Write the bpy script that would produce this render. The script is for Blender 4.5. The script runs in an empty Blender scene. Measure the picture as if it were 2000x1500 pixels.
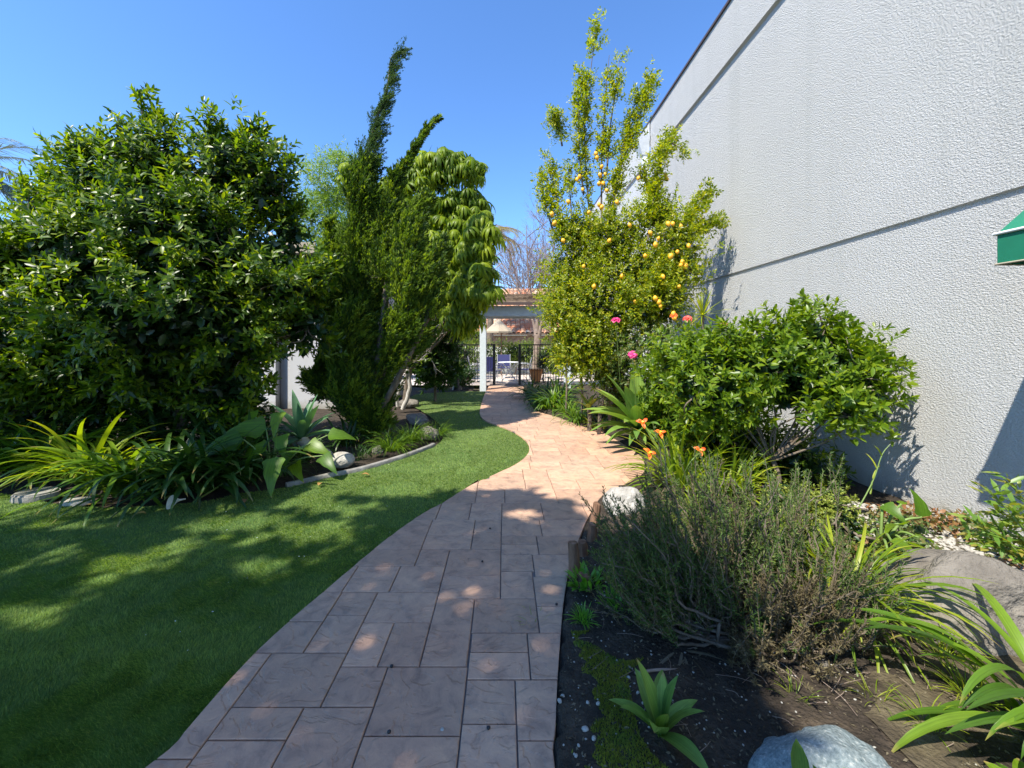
import bpy, bmesh, math, random
import numpy as np
from mathutils import Vector, Matrix, noise

random.seed(7)
rng = np.random.default_rng(7)
R = math.radians
C = bpy.context.scene.collection
scene = bpy.context.scene

# ------------------------------------------------------------------ camera, light
F0, VX, VY, EYE = 800.0, 984.0, 668.0, 1.5
cam_d = bpy.data.cameras.new('camera')
cam = bpy.data.objects.new('camera', cam_d); C.objects.link(cam)
cam.location = (0, 0, EYE); cam.rotation_euler = (R(90), 0, 0)
cam_d.sensor_width = 36.0; cam_d.lens = 36.0 * F0 / 2000.0
cam_d.shift_x = (1000 - VX) / 2000.0; cam_d.shift_y = -(750 - VY) / 2000.0
cam_d.clip_start = 0.05; cam_d.clip_end = 3000
scene.camera = cam

SUN = Vector((0.861, 0.833, -1.65)).normalized()      # the way the light travels
world = bpy.data.worlds.new('World'); scene.world = world; world.use_nodes = True
wn = world.node_tree; bg = wn.nodes['Background']
sky = wn.nodes.new('ShaderNodeTexSky'); sky.sky_type = 'NISHITA'; sky.sun_disc = False
sky.sun_elevation = math.asin(-SUN.z)
sky.sun_rotation = math.atan2(-SUN.x, -SUN.y)
sky.air_density = 1.0; sky.dust_density = 0.0; sky.ozone_density = 4.0; sky.altitude = 100
tint_ = wn.nodes.new('ShaderNodeMix'); tint_.data_type = 'RGBA'; tint_.blend_type = 'MULTIPLY'; tint_.inputs[0].default_value = 1
tint_.inputs[7].default_value = (.63, .85, 1.08, 1)
wn.links.new(sky.outputs[0], tint_.inputs[6]); wn.links.new(tint_.outputs[2], bg.inputs[0]); bg.inputs[1].default_value = 0.13
sd = bpy.data.lights.new('sun', 'SUN'); sun = bpy.data.objects.new('sun', sd); C.objects.link(sun)
sd.energy = 4.2; sd.angle = R(0.53); sd.color = (1.0, 0.94, 0.83)
sun.location = (-10, -10, 20); sun.rotation_euler = SUN.to_track_quat('-Z', 'Y').to_euler()
scene.view_settings.view_transform = 'Standard'; scene.view_settings.look = 'None'
scene.view_settings.exposure = 1.18; scene.view_settings.gamma = 1.0
scene.view_settings.use_curve_mapping = False
scene.render.engine = 'CYCLES'
scene.cycles.max_bounces = 6; scene.cycles.transparent_max_bounces = 4
scene.cycles.use_denoising = True

# ------------------------------------------------------------------ helpers
def at(px, py, Y):            # the place seen at a photo position, Y metres away
    return Vector(((px - VX) / F0 * Y, Y, EYE - (py - VY) / F0 * Y))
def gnd(px, py, z=0.0):
    Y = (EYE - z) * F0 / (py - VY)
    return Vector(((px - VX) / F0 * Y, Y, z))
def nrm(a):
    a = np.asarray(a, float)
    return a / np.maximum(np.linalg.norm(a, axis=-1, keepdims=True), 1e-9)

def tag(o, label=None, cat=None, group=None, kind=None):
    if label: o['label'] = label
    if cat: o['category'] = cat
    if group: o['group'] = group
    if kind: o['kind'] = kind
    return o
def thing(name, label, cat, loc=(0, 0, 0), group=None):
    o = bpy.data.objects.new(name, None); C.objects.link(o)
    o.location = loc; o.empty_display_size = 0.1
    return tag(o, label, cat, group)
def wloc(o):
    v = Vector((0, 0, 0))
    while o is not None:
        v += o.location; o = o.parent
    return v
def link(name, me, parent=None, loc=None, kind=None):
    o = bpy.data.objects.new(name, me); C.objects.link(o)
    if parent: o.parent = parent
    if loc is not None: o.location = Vector(loc) - (wloc(parent) if parent else Vector((0, 0, 0)))
    if kind: o['kind'] = kind
    return o
def tri_mesh(name, V, Fc, mat, tint=None, smooth=True):
    V = np.ascontiguousarray(V, dtype=np.float32); Fc = np.ascontiguousarray(Fc, dtype=np.int32)
    me = bpy.data.meshes.new(name)
    me.vertices.add(len(V)); me.vertices.foreach_set('co', V.ravel())
    m, k = Fc.shape
    me.loops.add(m * k); me.loops.foreach_set('vertex_index', Fc.ravel())
    me.polygons.add(m); me.polygons.foreach_set('loop_start', np.arange(0, m * k, k, dtype=np.int32))
    me.polygons.foreach_set('use_smooth', np.full(m, smooth, dtype=bool))
    me.update(calc_edges=True)
    if tint is not None:
        a = me.attributes.new('tint', 'FLOAT', 'POINT'); a.data.foreach_set('value', np.ascontiguousarray(tint, dtype=np.float32))
    if name == 'leaf' and len(V) % 3 == 0 and 15 < len(V) < 60:
        a = me.attributes.new('tip', 'FLOAT', 'POINT'); a.data.foreach_set('value', np.repeat(np.linspace(0, 1, len(V) // 3), 3).astype(np.float32))
    if mat: me.materials.append(mat)
    return me
def tri_obj(name, V, Fc, mat, parent=None, tint=None, kind=None, smooth=True):
    off = np.array(wloc(parent)) if parent else np.zeros(3)
    me = tri_mesh(name, np.asarray(V) - off, Fc, mat, tint, smooth)
    return link(name, me, parent, kind=kind)
class Geo:                    # collects geometry for ONE mesh
    def __init__(s): s.V, s.F, s.T, s.n = [], [], [], 0
    def add(s, V, Fc, t=0.0):
        V = np.asarray(V, float); Fc = np.asarray(Fc, int)
        if Fc.shape[1] == 4: Fc = np.concatenate([Fc[:, [0, 1, 2]], Fc[:, [0, 2, 3]]])
        s.V.append(V); s.F.append(Fc + s.n); s.n += len(V)
        s.T.append(np.full(len(V), t) if np.isscalar(t) else t)
        return s
    def get(s): return np.concatenate(s.V), np.concatenate(s.F), np.concatenate(s.T)
    def obj(s, name, mat, parent=None, kind=None, smooth=True):
        V, Fc, T = s.get(); return tri_obj(name, V, Fc, mat, parent, T, kind, smooth)
    def box(s, x0, x1, y0, y1, z0, z1):
        V = [(x, y, z) for x in (x0, x1) for y in (y0, y1) for z in (z0, z1)]
        Fq = [(0, 1, 3, 2), (4, 6, 7, 5), (0, 4, 5, 1), (2, 3, 7, 6), (0, 2, 6, 4), (1, 5, 7, 3)]
        return s.add(V, Fq)
    def tube(s, pts, rad, n=6, cap=True, t=0.0):
        pts = np.asarray([tuple(p) for p in pts], float); m = len(pts)
        rad = np.full(m, rad) if np.isscalar(rad) else np.asarray(rad, float)
        tg = np.gradient(pts, axis=0); tg = nrm(tg)
        ref = np.array([0.0, 0, 1]) if abs(tg[0][2]) < .9 else np.array([1.0, 0, 0])
        u = nrm(np.cross(tg[0], ref)); rings = []
        for i in range(m):
            u = nrm(u - tg[i] * np.dot(u, tg[i])); v = np.cross(tg[i], u)
            a = np.arange(n) * 2 * np.pi / n
            rings.append(pts[i] + rad[i] * (np.cos(a)[:, None] * u + np.sin(a)[:, None] * v))
        V = np.concatenate(rings); Fq = []
        for i in range(m - 1):
            for j in range(n):
                k = (j + 1) % n; Fq.append((i * n + j, i * n + k, (i + 1) * n + k, (i + 1) * n + j))
        s.add(V, Fq, t)
        if cap:
            Vc = np.concatenate([rings[0], [pts[0]], rings[-1], [pts[-1]]]); Fc = []
            for j in range(n):
                k = (j + 1) % n; Fc += [(k, j, n), (n + 1 + j, n + 1 + k, 2 * n + 1)]
            s.add(Vc, Fc, t)
        return s
def box_obj(name, x0, x1, y0, y1, z0, z1, mat, parent=None, bev=0.0, kind=None):
    g = Geo().box(x0, x1, y0, y1, z0, z1); V, Fc, T = g.get()
    off = np.array(wloc(parent)) if parent else np.zeros(3)
    bm = bmesh.new(); vs = [bm.verts.new(v) for v in (V - off)]
    for f in [(0, 1, 3, 2), (4, 6, 7, 5), (0, 4, 5, 1), (2, 3, 7, 6), (0, 2, 6, 4), (1, 5, 7, 3)]: bm.faces.new([vs[i] for i in f])
    if bev: bmesh.ops.bevel(bm, geom=bm.edges[:], offset=bev, segments=2, affect='EDGES')
    bmesh.ops.recalc_face_normals(bm, faces=bm.faces[:])
    me = bpy.data.meshes.new(name); bm.to_mesh(me); bm.free(); me.materials.append(mat)
    return link(name, me, parent, kind=kind)
def curve(pts, n=8):          # Catmull-Rom through points
    P = [np.array(tuple(p), float) for p in pts]
    P = [2 * P[0] - P[1]] + P + [2 * P[-1] - P[-2]]; out = []
    for i in range(1, len(P) - 2):
        for k in range(n):
            t = k / n
            out.append(.5 * ((2 * P[i]) + (-P[i - 1] + P[i + 1]) * t + (2 * P[i - 1] - 5 * P[i] + 4 * P[i + 1] - P[i + 2]) * t * t
                       + (-P[i - 1] + 3 * P[i] - 3 * P[i + 1] + P[i + 2]) * t ** 3))
    out.append(P[-2]); return np.array(out)
def inside(pts, poly):
    x, y = pts[:, 0], pts[:, 1]; r = np.zeros(len(pts), bool); n = len(poly); j = n - 1
    for i in range(n):
        xi, yi = poly[i][:2]; xj, yj = poly[j][:2]
        c = ((yi > y) != (yj > y)) & (x < (xj - xi) * (y - yi) / (yj - yi + 1e-12) + xi)
        r ^= c; j = i
    return r
_g = rng.random((64, 64))
def vnoise(x, y, s=1.0):      # cheap tiling value noise for arrays
    x = np.asarray(x) / s; y = np.asarray(y) / s
    xi = np.floor(x).astype(int); yi = np.floor(y).astype(int); fx = x - xi; fy = y - yi
    fx = fx * fx * (3 - 2 * fx); fy = fy * fy * (3 - 2 * fy)
    g = lambda a, b: _g[a % 64, b % 64]
    return (g(xi, yi) * (1 - fx) + g(xi + 1, yi) * fx) * (1 - fy) + (g(xi, yi + 1) * (1 - fx) + g(xi + 1, yi + 1) * fx) * fy

# ------------------------------------------------------------------ materials
def new_mat(name):
    m = bpy.data.materials.new(name); m.use_nodes = True
    nt = m.node_tree; return m, nt, nt.nodes['Principled BSDF'], nt.nodes['Material Output']
def N(nt, t, **kw):
    n = nt.nodes.new(t)
    for k, v in kw.items(): setattr(n, k, v)
    return n
def ramp(nt, stops):
    r = N(nt, 'ShaderNodeValToRGB'); e = r.color_ramp.elements
    while len(e) < len(stops): e.new(0.5)
    for i, (p, c) in enumerate(stops):
        e[i].position = p; e[i].color = (c[0], c[1], c[2], 1)
    return r
def leaf_mat(name, cols, rough=0.4, trans=0.35, tcol=None, spec=0.5, vein=None):
    m, nt, p, out = new_mat(name)
    a = N(nt, 'ShaderNodeAttribute', attribute_name='tint'); oi = N(nt, 'ShaderNodeObjectInfo')
    ad = N(nt, 'ShaderNodeMath', operation='ADD'); fr = N(nt, 'ShaderNodeMath', operation='FRACT')
    nt.links.new(a.outputs['Fac'], ad.inputs[0]); nt.links.new(oi.outputs['Random'], ad.inputs[1]); nt.links.new(ad.outputs[0], fr.inputs[0])
    k = len(cols); r = ramp(nt, [(i / (k - 1), c) for i, c in enumerate(cols)])
    nt.links.new(fr.outputs[0], r.inputs[0])
    tc = N(nt, 'ShaderNodeTexCoord'); nz = N(nt, 'ShaderNodeTexNoise'); nz.inputs['Scale'].default_value = 9; nz.inputs['Detail'].default_value = 2
    nt.links.new(tc.outputs['Object'], nz.inputs['Vector'])
    hs = N(nt, 'ShaderNodeHueSaturation'); mr = N(nt, 'ShaderNodeMapRange'); mr.inputs['To Min'].default_value = .75; mr.inputs['To Max'].default_value = 1.25
    nt.links.new(nz.outputs['Fac'], mr.inputs['Value']); nt.links.new(mr.outputs[0], hs.inputs['Value']); nt.links.new(r.outputs[0], hs.inputs['Color'])
    p.inputs['Roughness'].default_value = rough; p.inputs['Specular IOR Level'].default_value = spec
    nt.links.new(hs.outputs[0], p.inputs['Base Color'])
    if vein:
        ta = N(nt, 'ShaderNodeAttribute', attribute_name='tip'); tn_ = N(nt, 'ShaderNodeTexNoise'); tn_.inputs['Scale'].default_value = 7; tn_.inputs['Detail'].default_value = 3; nt.links.new(tc.outputs['Object'], tn_.inputs['Vector'])
        t2 = N(nt, 'ShaderNodeMath', operation='MULTIPLY_ADD'); t2.inputs[1].default_value = .22; nt.links.new(tn_.outputs['Fac'], t2.inputs[0]); nt.links.new(ta.outputs['Fac'], t2.inputs[2])
        t3 = N(nt, 'ShaderNodeMath', operation='MULTIPLY_ADD'); t3.inputs[1].default_value = .14; nt.links.new(oi.outputs['Random'], t3.inputs[0]); nt.links.new(t2.outputs[0], t3.inputs[2])
        tm_ = N(nt, 'ShaderNodeMapRange'); tm_.inputs['From Min'].default_value = 1.12; tm_.inputs['From Max'].default_value = 1.2
        nt.links.new(t3.outputs[0], tm_.inputs['Value']); tx_ = N(nt, 'ShaderNodeMix', data_type='RGBA'); nt.links.new(tm_.outputs[0], tx_.inputs[0]); nt.links.new(r.outputs[0], tx_.inputs[6]); tx_.inputs[7].default_value = (.34, .25, .09, 1)
        nt.links.new(tx_.outputs[2], hs.inputs['Color'])
        vm = N(nt, 'ShaderNodeMapping'); vm.inputs['Scale'].default_value = (1.2, vein, 1.2); nt.links.new(tc.outputs['Object'], vm.inputs[0])
        vz = N(nt, 'ShaderNodeTexNoise'); vz.inputs['Scale'].default_value = 1; vz.inputs['Detail'].default_value = 3; nt.links.new(vm.outputs[0], vz.inputs['Vector'])
        vr = N(nt, 'ShaderNodeMapRange'); vr.inputs['From Min'].default_value = .3; vr.inputs['From Max'].default_value = .7; vr.inputs['To Min'].default_value = .72; vr.inputs['To Max'].default_value = 1.22
        nt.links.new(vz.outputs['Fac'], vr.inputs['Value']); mm = N(nt, 'ShaderNodeMath', operation='MULTIPLY'); nt.links.new(vr.outputs[0], mm.inputs[0]); nt.links.new(mr.outputs[0], mm.inputs[1]); nt.links.new(mm.outputs[0], hs.inputs['Value'])
        vb = N(nt, 'ShaderNodeBump'); vb.inputs['Strength'].default_value = .35; vb.inputs['Distance'].default_value = .003; nt.links.new(vz.outputs['Fac'], vb.inputs['Height']); nt.links.new(vb.outputs[0], p.inputs['Normal'])
    tr = N(nt, 'ShaderNodeBsdfTranslucent'); mx = N(nt, 'ShaderNodeMixShader'); mx.inputs[0].default_value = trans
    mc = N(nt, 'ShaderNodeMix', data_type='RGBA', blend_type='MULTIPLY'); mc.inputs[0].default_value = 1
    tcv = tcol or (2.6, 2.4, 0.7); mc.inputs[7].default_value = (*tcv, 1)
    nt.links.new(hs.outputs[0], mc.inputs[6]); nt.links.new(mc.outputs[2], tr.inputs['Color'])
    nt.links.new(p.outputs[0], mx.inputs[1]); nt.links.new(tr.outputs[0], mx.inputs[2]); nt.links.new(mx.outputs[0], out.inputs['Surface'])
    return m
def noise_mat(name, cols, scale=5, rough=.8, bump=0.3, bscale=40, detail=6, dist=.01, stretch=(1, 1, 1), spec=.3, coord='Object'):
    m, nt, p, out = new_mat(name)
    tc = N(nt, 'ShaderNodeTexCoord'); mp = N(nt, 'ShaderNodeMapping'); mp.inputs['Scale'].default_value = stretch
    nt.links.new(tc.outputs[coord], mp.inputs[0])
    nz = N(nt, 'ShaderNodeTexNoise'); nz.inputs['Scale'].default_value = scale; nz.inputs['Detail'].default_value = detail; nz.inputs['Roughness'].default_value = .65
    nt.links.new(mp.outputs[0], nz.inputs['Vector'])
    k = len(cols); r = ramp(nt, [(.28 + .44 * i / (k - 1), c) for i, c in enumerate(cols)])
    nt.links.new(nz.outputs['Fac'], r.inputs[0]); nt.links.new(r.outputs[0], p.inputs['Base Color'])
    b = N(nt, 'ShaderNodeTexNoise'); b.inputs['Scale'].default_value = bscale; b.inputs['Detail'].default_value = 5
    nt.links.new(mp.outputs[0], b.inputs['Vector'])
    bu = N(nt, 'ShaderNodeBump'); bu.inputs['Strength'].default_value = bump; bu.inputs['Distance'].default_value = dist
    nt.links.new(b.outputs['Fac'], bu.inputs['Height']); nt.links.new(bu.outputs[0], p.inputs['Normal'])
    p.inputs['Roughness'].default_value = rough; p.inputs['Specular IOR Level'].default_value = spec
    return m
def plain(name, c, rough=.5, metal=0.0, bump=0):
    m, nt, p, out = new_mat(name)
    p.inputs['Base Color'].default_value = (*c, 1); p.inputs['Roughness'].default_value = rough; p.inputs['Metallic'].default_value = metal
    tc = N(nt, 'ShaderNodeTexCoord'); nz = N(nt, 'ShaderNodeTexNoise'); nz.inputs['Scale'].default_value = 14; nz.inputs['Detail'].default_value = 4
    nt.links.new(tc.outputs['Object'], nz.inputs['Vector'])
    hs = N(nt, 'ShaderNodeHueSaturation'); hs.inputs['Color'].default_value = (*c, 1)
    mr = N(nt, 'ShaderNodeMapRange'); mr.inputs['To Min'].default_value = .8; mr.inputs['To Max'].default_value = 1.15
    nt.links.new(nz.outputs['Fac'], mr.inputs['Value']); nt.links.new(mr.outputs[0], hs.inputs['Value']); nt.links.new(hs.outputs[0], p.inputs['Base Color'])
    return m

M = {}
M['citrus'] = leaf_mat('citrus_leaf', [(.022, .055, .006), (.04, .09, .007), (.075, .14, .009), (.12, .195, .011), (.20, .255, .013)], .38, .42, (2.4, 2.2, .4), .4)
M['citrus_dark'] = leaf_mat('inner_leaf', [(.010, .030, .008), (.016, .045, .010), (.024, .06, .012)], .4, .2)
M['lemon_leaf'] = leaf_mat('lemon_leaf', [(.075, .13, .007), (.14, .20, .009), (.22, .27, .010), (.30, .33, .012), (.40, .36, .014)], .4, .45, (2.0, 2.0, .4))
M['shrub'] = leaf_mat('shrub_leaf', [(.05, .10, .007), (.09, .16, .009), (.14, .22, .011), (.21, .27, .013)], .38, .42, (2.2, 2.1, .4), .45)
M['rose_leaf'] = leaf_mat('rose_leaf', [(.06, .11, .03), (.10, .16, .04), (.13, .18, .05), (.17, .14, .05)], .5, .3)
M['juniper'] = leaf_mat('juniper_needle', [(.028, .058, .012), (.05, .10, .015), (.09, .155, .018), (.145, .22, .02), (.22, .29, .024)], .6, .36, (2, 2, .5), .3)
M['juniper_top'] = leaf_mat('juniper_needle_blue', [(.035, .075, .028), (.06, .115, .035), (.10, .16, .04)], .6, .3, (1.6, 1.7, .7), .3)
M['schef'] = leaf_mat('umbrella_leaf', [(.09, .15, .010), (.14, .21, .012), (.21, .28, .015), (.30, .36, .02)], .45, .45, (2.2, 2.1, .4), .3)
M['pale'] = leaf_mat('pale_leaf', [(.12, .20, .03), (.18, .27, .035), (.24, .33, .04)], .5, .45, (1.8, 1.8, .5))
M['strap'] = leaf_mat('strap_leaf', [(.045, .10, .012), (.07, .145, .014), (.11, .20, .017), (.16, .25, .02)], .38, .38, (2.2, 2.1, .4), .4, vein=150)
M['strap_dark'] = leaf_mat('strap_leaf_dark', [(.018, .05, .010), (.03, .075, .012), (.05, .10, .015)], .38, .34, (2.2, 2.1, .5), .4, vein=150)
M['lily'] = leaf_mat('daylily_leaf', [(.10, .18, .012), (.16, .25, .014), (.24, .32, .018), (.32, .36, .03)], .4, .45, (1.9, 1.7, .35), vein=200)
M['agave'] = leaf_mat('agave_leaf', [(.11, .21, .045), (.15, .26, .05), (.20, .31, .06)], .5, .25, (1.6, 1.6, .5), .3, vein=60)
M['agave_blue'] = leaf_mat('agave_leaf_blue', [(.06, .15, .07), (.08, .18, .08), (.10, .20, .09)], .45, .2, (1.6, 1.7, .7), .4)
M['calla'] = leaf_mat('calla_leaf', [(.05, .12, .010), (.09, .18, .012), (.16, .25, .014)], .4, .42, (2.2, 2.1, .35), .4, vein=26)
M['rosemary'] = leaf_mat('rosemary_needle', [(.03, .065, .014), (.055, .105, .02), (.09, .145, .028), (.14, .17, .04)], .6, .2, (1.6, 1.6, .8), .3)
M['rosemary_dry'] = leaf_mat('dry_needle', [(.07, .055, .03), (.12, .098, .05), (.19, .16, .08)], .7, .2, (1.3, 1.2, .9), .2)
M['euphorbia'] = leaf_mat('yellow_green_leaf', [(.16, .22, .03), (.24, .29, .04), (.32, .35, .06)], .5, .35, (1.6, 1.5, .4))
M['cover'] = leaf_mat('ground_cover_leaf', [(.05, .12, .03), (.12, .16, .04), (.22, .08, .04), (.28, .13, .05), (.10, .15, .04)], .5, .3, (1.7, 1.5, .6))
M['bamboo'] = leaf_mat('nandina_leaf', [(.10, .20, .03), (.17, .28, .04), (.30, .26, .06)], .4, .4, (1.8, 1.7, .4))
M['hedge'] = leaf_mat('hedge_leaf', [(.04, .09, .015), (.08, .15, .02), (.15, .22, .03), (.22, .27, .03)], .5, .35)
M['palm'] = leaf_mat('palm_frond', [(.16, .17, .06), (.24, .22, .09), (.35, .26, .13)], .5, .3, (1.6, 1.4, .7))
M['palm_blue'] = leaf_mat('palm_frond_grey', [(.16, .20, .16), (.22, .26, .22)], .5, .2, (1.2, 1.2, 1))
M['succ'] = leaf_mat('succulent_leaf', [(.09, .24, .02), (.13, .31, .03)], .4, .3)
M['moss'] = leaf_mat('moss', [(.12, .16, .012), (.18, .21, .015), (.10, .18, .025), (.22, .23, .02)], .9, .2)
M['grass'] = leaf_mat('lawn_blade', [(.07, .14, .037), (.11, .20, .047), (.165, .26, .057), (.23, .32, .077)], .6, .35, (2.2, 2.1, .6), .3)
M['bark'] = noise_mat('bark', [(.06, .045, .03), (.14, .11, .08), (.24, .20, .16)], 14, .9, .8, 60, stretch=(1, 1, .3))
M['bark_pale'] = noise_mat('bark_pale', [(.22, .20, .17), (.42, .39, .34), (.55, .52, .47)], 12, .8, .6, 50, stretch=(1, 1, .4))
M['bark_tan'] = noise_mat('bark_tan', [(.14, .10, .08), (.24, .18, .14), (.33, .26, .21)], 8, .85, .5, 40)
M['twig'] = noise_mat('bare_twig', [(.16, .11, .10), (.26, .19, .17), (.34, .26, .22)], 10, .9, .3, 50)
M['log'] = noise_mat('weathered_log', [(.07, .035, .02), (.20, .11, .065), (.32, .20, .13)], 20, .9, 1, 70, stretch=(1, 1, .2))
M['soil'] = noise_mat('soil', [(.018, .014, .010), (.045, .034, .024), (.085, .065, .045)], 9, .95, 1, 55, dist=.03)
M['soil_dry'] = noise_mat('dry_soil', [(.035, .027, .018), (.085, .067, .04), (.15, .125, .075)], 7, .95, 1, 60, dist=.02)
M['mulch'] = leaf_mat('mulch_chip', [(.025, .018, .012), (.06, .045, .025), (.11, .09, .05), (.16, .135, .09)], .9, .05)
M['pebble'] = noise_mat('pale_pebble', [(.25, .24, .21), (.36, .35, .31), (.5, .48, .44)], 30, .7, .3, 90)
M['rock_blue'] = noise_mat('blue_grey_rock', [(.05, .075, .08), (.15, .19, .195), (.22, .26, .26), (.46, .47, .43)], 75, .75, 1, 90, detail=8, dist=.008)
M['rock_grey'] = noise_mat('grey_boulder', [(.09, .078, .064), (.17, .152, .127), (.25, .225, .19)], 5, .9, 1, 45, detail=12, dist=.02)
M['rock_brown'] = noise_mat('brown_stone', [(.20, .12, .085), (.30, .19, .14)], 6, .7, .4, 50)
M['rock_white'] = noise_mat('white_rock', [(.20, .18, .15), (.36, .34, .30), (.52, .50, .46)], 7, .85, 1, 30, dist=.02)
M['kerb'] = noise_mat('kerb_concrete', [(.13, .125, .11), (.22, .21, .19), (.32, .31, .28)], 8, .9, .6, 60)
M['white'] = plain('white_paint', (.74, .75, .75), .5)
M['pergola'] = plain('pergola_paint', (.60, .66, .68), .5)
M['brown'] = plain('brown_coping', (.075, .05, .045), .6)
M['black'] = plain('black_iron', (.012, .012, .014), .4)
M['navy'] = plain('navy_sling', (.018, .022, .11), .6)
M['frame'] = plain('grey_metal', (.45, .46, .48), .35, .4)
M['cream'] = plain('cream_canvas', (.38, .32, .23), .8)
M['green_canvas'] = plain('green_canvas', (.008, .16, .085), .6)
M['rose'] = leaf_mat('rose_petal', [(.62, .02, .16), (.75, .05, .22), (.80, .08, .30)], .5, .3, (1, 1, 1))
M['rose_red'] = leaf_mat('coral_petal', [(.70, .06, .05), (.80, .14, .10)], .5, .3, (1, 1, 1))
M['lily_petal'] = leaf_mat('daylily_petal', [(.85, .10, .02), (.90, .18, .02), (.92, .26, .03)], .5, .3, (1, 1, .8))
M['yellow'] = plain('yellow_throat', (.85, .50, .03), .5)
M['lemon'] = noise_mat('lemon_skin', [(.80, .36, .015), (.86, .46, .03)], 5, .4, .25, 120, spec=.5)
M['spathe'] = leaf_mat('calla_spathe', [(.75, .77, .74), (.8, .82, .8)], .45, .3, (1, 1, 1))
M['stem'] = plain('green_stem', (.16, .24, .06), .5)
M['dead'] = leaf_mat('fallen_leaf', [(.30, .16, .05), (.45, .28, .06), (.20, .09, .05)], .7, .2, (1, 1, 1))
M['terracotta'] = noise_mat('terracotta', [(.42, .17, .06), (.60, .28, .10)], 6, .8, .3, 50)
M['roof_tile'] = leaf_mat('clay_roof_tile', [(.42, .14, .06), (.55, .20, .09), (.40, .24, .15), (.58, .30, .16), (.48, .40, .30)], .8, 0.0)
M['roof_brown'] = noise_mat('shingle', [(.12, .085, .06), (.23, .17, .12), (.33, .25, .18)], 9, .9, .8, 40)
M['dark'] = plain('dark_interior', (.03, .03, .032), .8)
M['patio'] = noise_mat('patio_paving', [(.46, .38, .33), (.56, .48, .42)], 4, .8, .3, 30)

def tile_material():
    m, nt, p, out = new_mat('stamped_concrete')
    tc = N(nt, 'ShaderNodeTexCoord'); geo = N(nt, 'ShaderNodeNewGeometry'); oi = N(nt, 'ShaderNodeObjectInfo')
    off = N(nt, 'ShaderNodeVectorMath', operation='ADD'); nt.links.new(geo.outputs['Position'], off.inputs[0])
    sc = N(nt, 'ShaderNodeMath', operation='MULTIPLY'); sc.inputs[1].default_value = 37; nt.links.new(oi.outputs['Random'], sc.inputs[0]); nt.links.new(sc.outputs[0], off.inputs[1])
    n1 = N(nt, 'ShaderNodeTexNoise'); n1.inputs['Scale'].default_value = 1.1; n1.inputs['Detail'].default_value = 4; nt.links.new(geo.outputs['Position'], n1.inputs['Vector'])
    n2 = N(nt, 'ShaderNodeTexNoise'); n2.inputs['Scale'].default_value = 9; n2.inputs['Detail'].default_value = 8; n2.inputs['Roughness'].default_value = .7; n2.inputs['Distortion'].default_value = .6
    nt.links.new(off.outputs[0], n2.inputs['Vector'])
    r1 = ramp(nt, [(.35, (.53, .315, .205)), (.65, (.50, .335, .23))]); nt.links.new(n1.outputs['Fac'], r1.inputs[0])
    r2 = ramp(nt, [(.3, (.55, .56, .60)), (.47, (.88, .88, .90)), (.58, (1.0, .99, .98)), (.75, (1.2, 1.17, 1.12))]); nt.links.new(n2.outputs['Fac'], r2.inputs[0])
    mx = N(nt, 'ShaderNodeMix', data_type='RGBA', blend_type='MULTIPLY'); mx.inputs[0].default_value = 1
    nt.links.new(r1.outputs[0], mx.inputs[6]); nt.links.new(r2.outputs[0], mx.inputs[7])
    hs = N(nt, 'ShaderNodeHueSaturation'); mr = N(nt, 'ShaderNodeMapRange'); mr.inputs['To Min'].default_value = .86; mr.inputs['To Max'].default_value = 1.12
    nt.links.new(oi.outputs['Random'], mr.inputs['Value']); nt.links.new(mr.outputs[0], hs.inputs['Value']); nt.links.new(mx.outputs[2], hs.inputs['Color'])
    nt.links.new(hs.outputs[0], p.inputs['Base Color'])
    # slate-like stamped relief: ridges plus fine grain
    mp = N(nt, 'ShaderNodeMapping'); mp.inputs['Scale'].default_value = (5, 7, 5); mp.inputs['Rotation'].default_value = (0, 0, .6); nt.links.new(off.outputs[0], mp.inputs[0])
    n3 = N(nt, 'ShaderNodeTexNoise'); n3.inputs['Scale'].default_value = 1; n3.inputs['Detail'].default_value = 9; n3.inputs['Distortion'].default_value = 1.2; nt.links.new(mp.outputs[0], n3.inputs['Vector'])
    st = ramp(nt, [(.42, (0, 0, 0)), (.46, (.5, .5, .5)), (.6, (.55, .55, .55)), (.63, (1, 1, 1))]); nt.links.new(n3.outputs['Fac'], st.inputs[0])
    b1 = N(nt, 'ShaderNodeBump'); b1.inputs['Strength'].default_value = .8; b1.inputs['Distance'].default_value = .008; nt.links.new(st.outputs[0], b1.inputs['Height'])
    n4 = N(nt, 'ShaderNodeTexNoise'); n4.inputs['Scale'].default_value = 90; n4.inputs['Detail'].default_value = 5; nt.links.new(geo.outputs['Position'], n4.inputs['Vector'])
    b2 = N(nt, 'ShaderNodeBump'); b2.inputs['Strength'].default_value = .5; b2.inputs['Distance'].default_value = .003
    nt.links.new(n4.outputs['Fac'], b2.inputs['Height']); nt.links.new(b1.outputs[0], b2.inputs['Normal']); nt.links.new(b2.outputs[0], p.inputs['Normal'])
    p.inputs['Roughness'].default_value = .62; p.inputs['Specular IOR Level'].default_value = .35
    return m
M['tile'] = tile_material()
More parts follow.
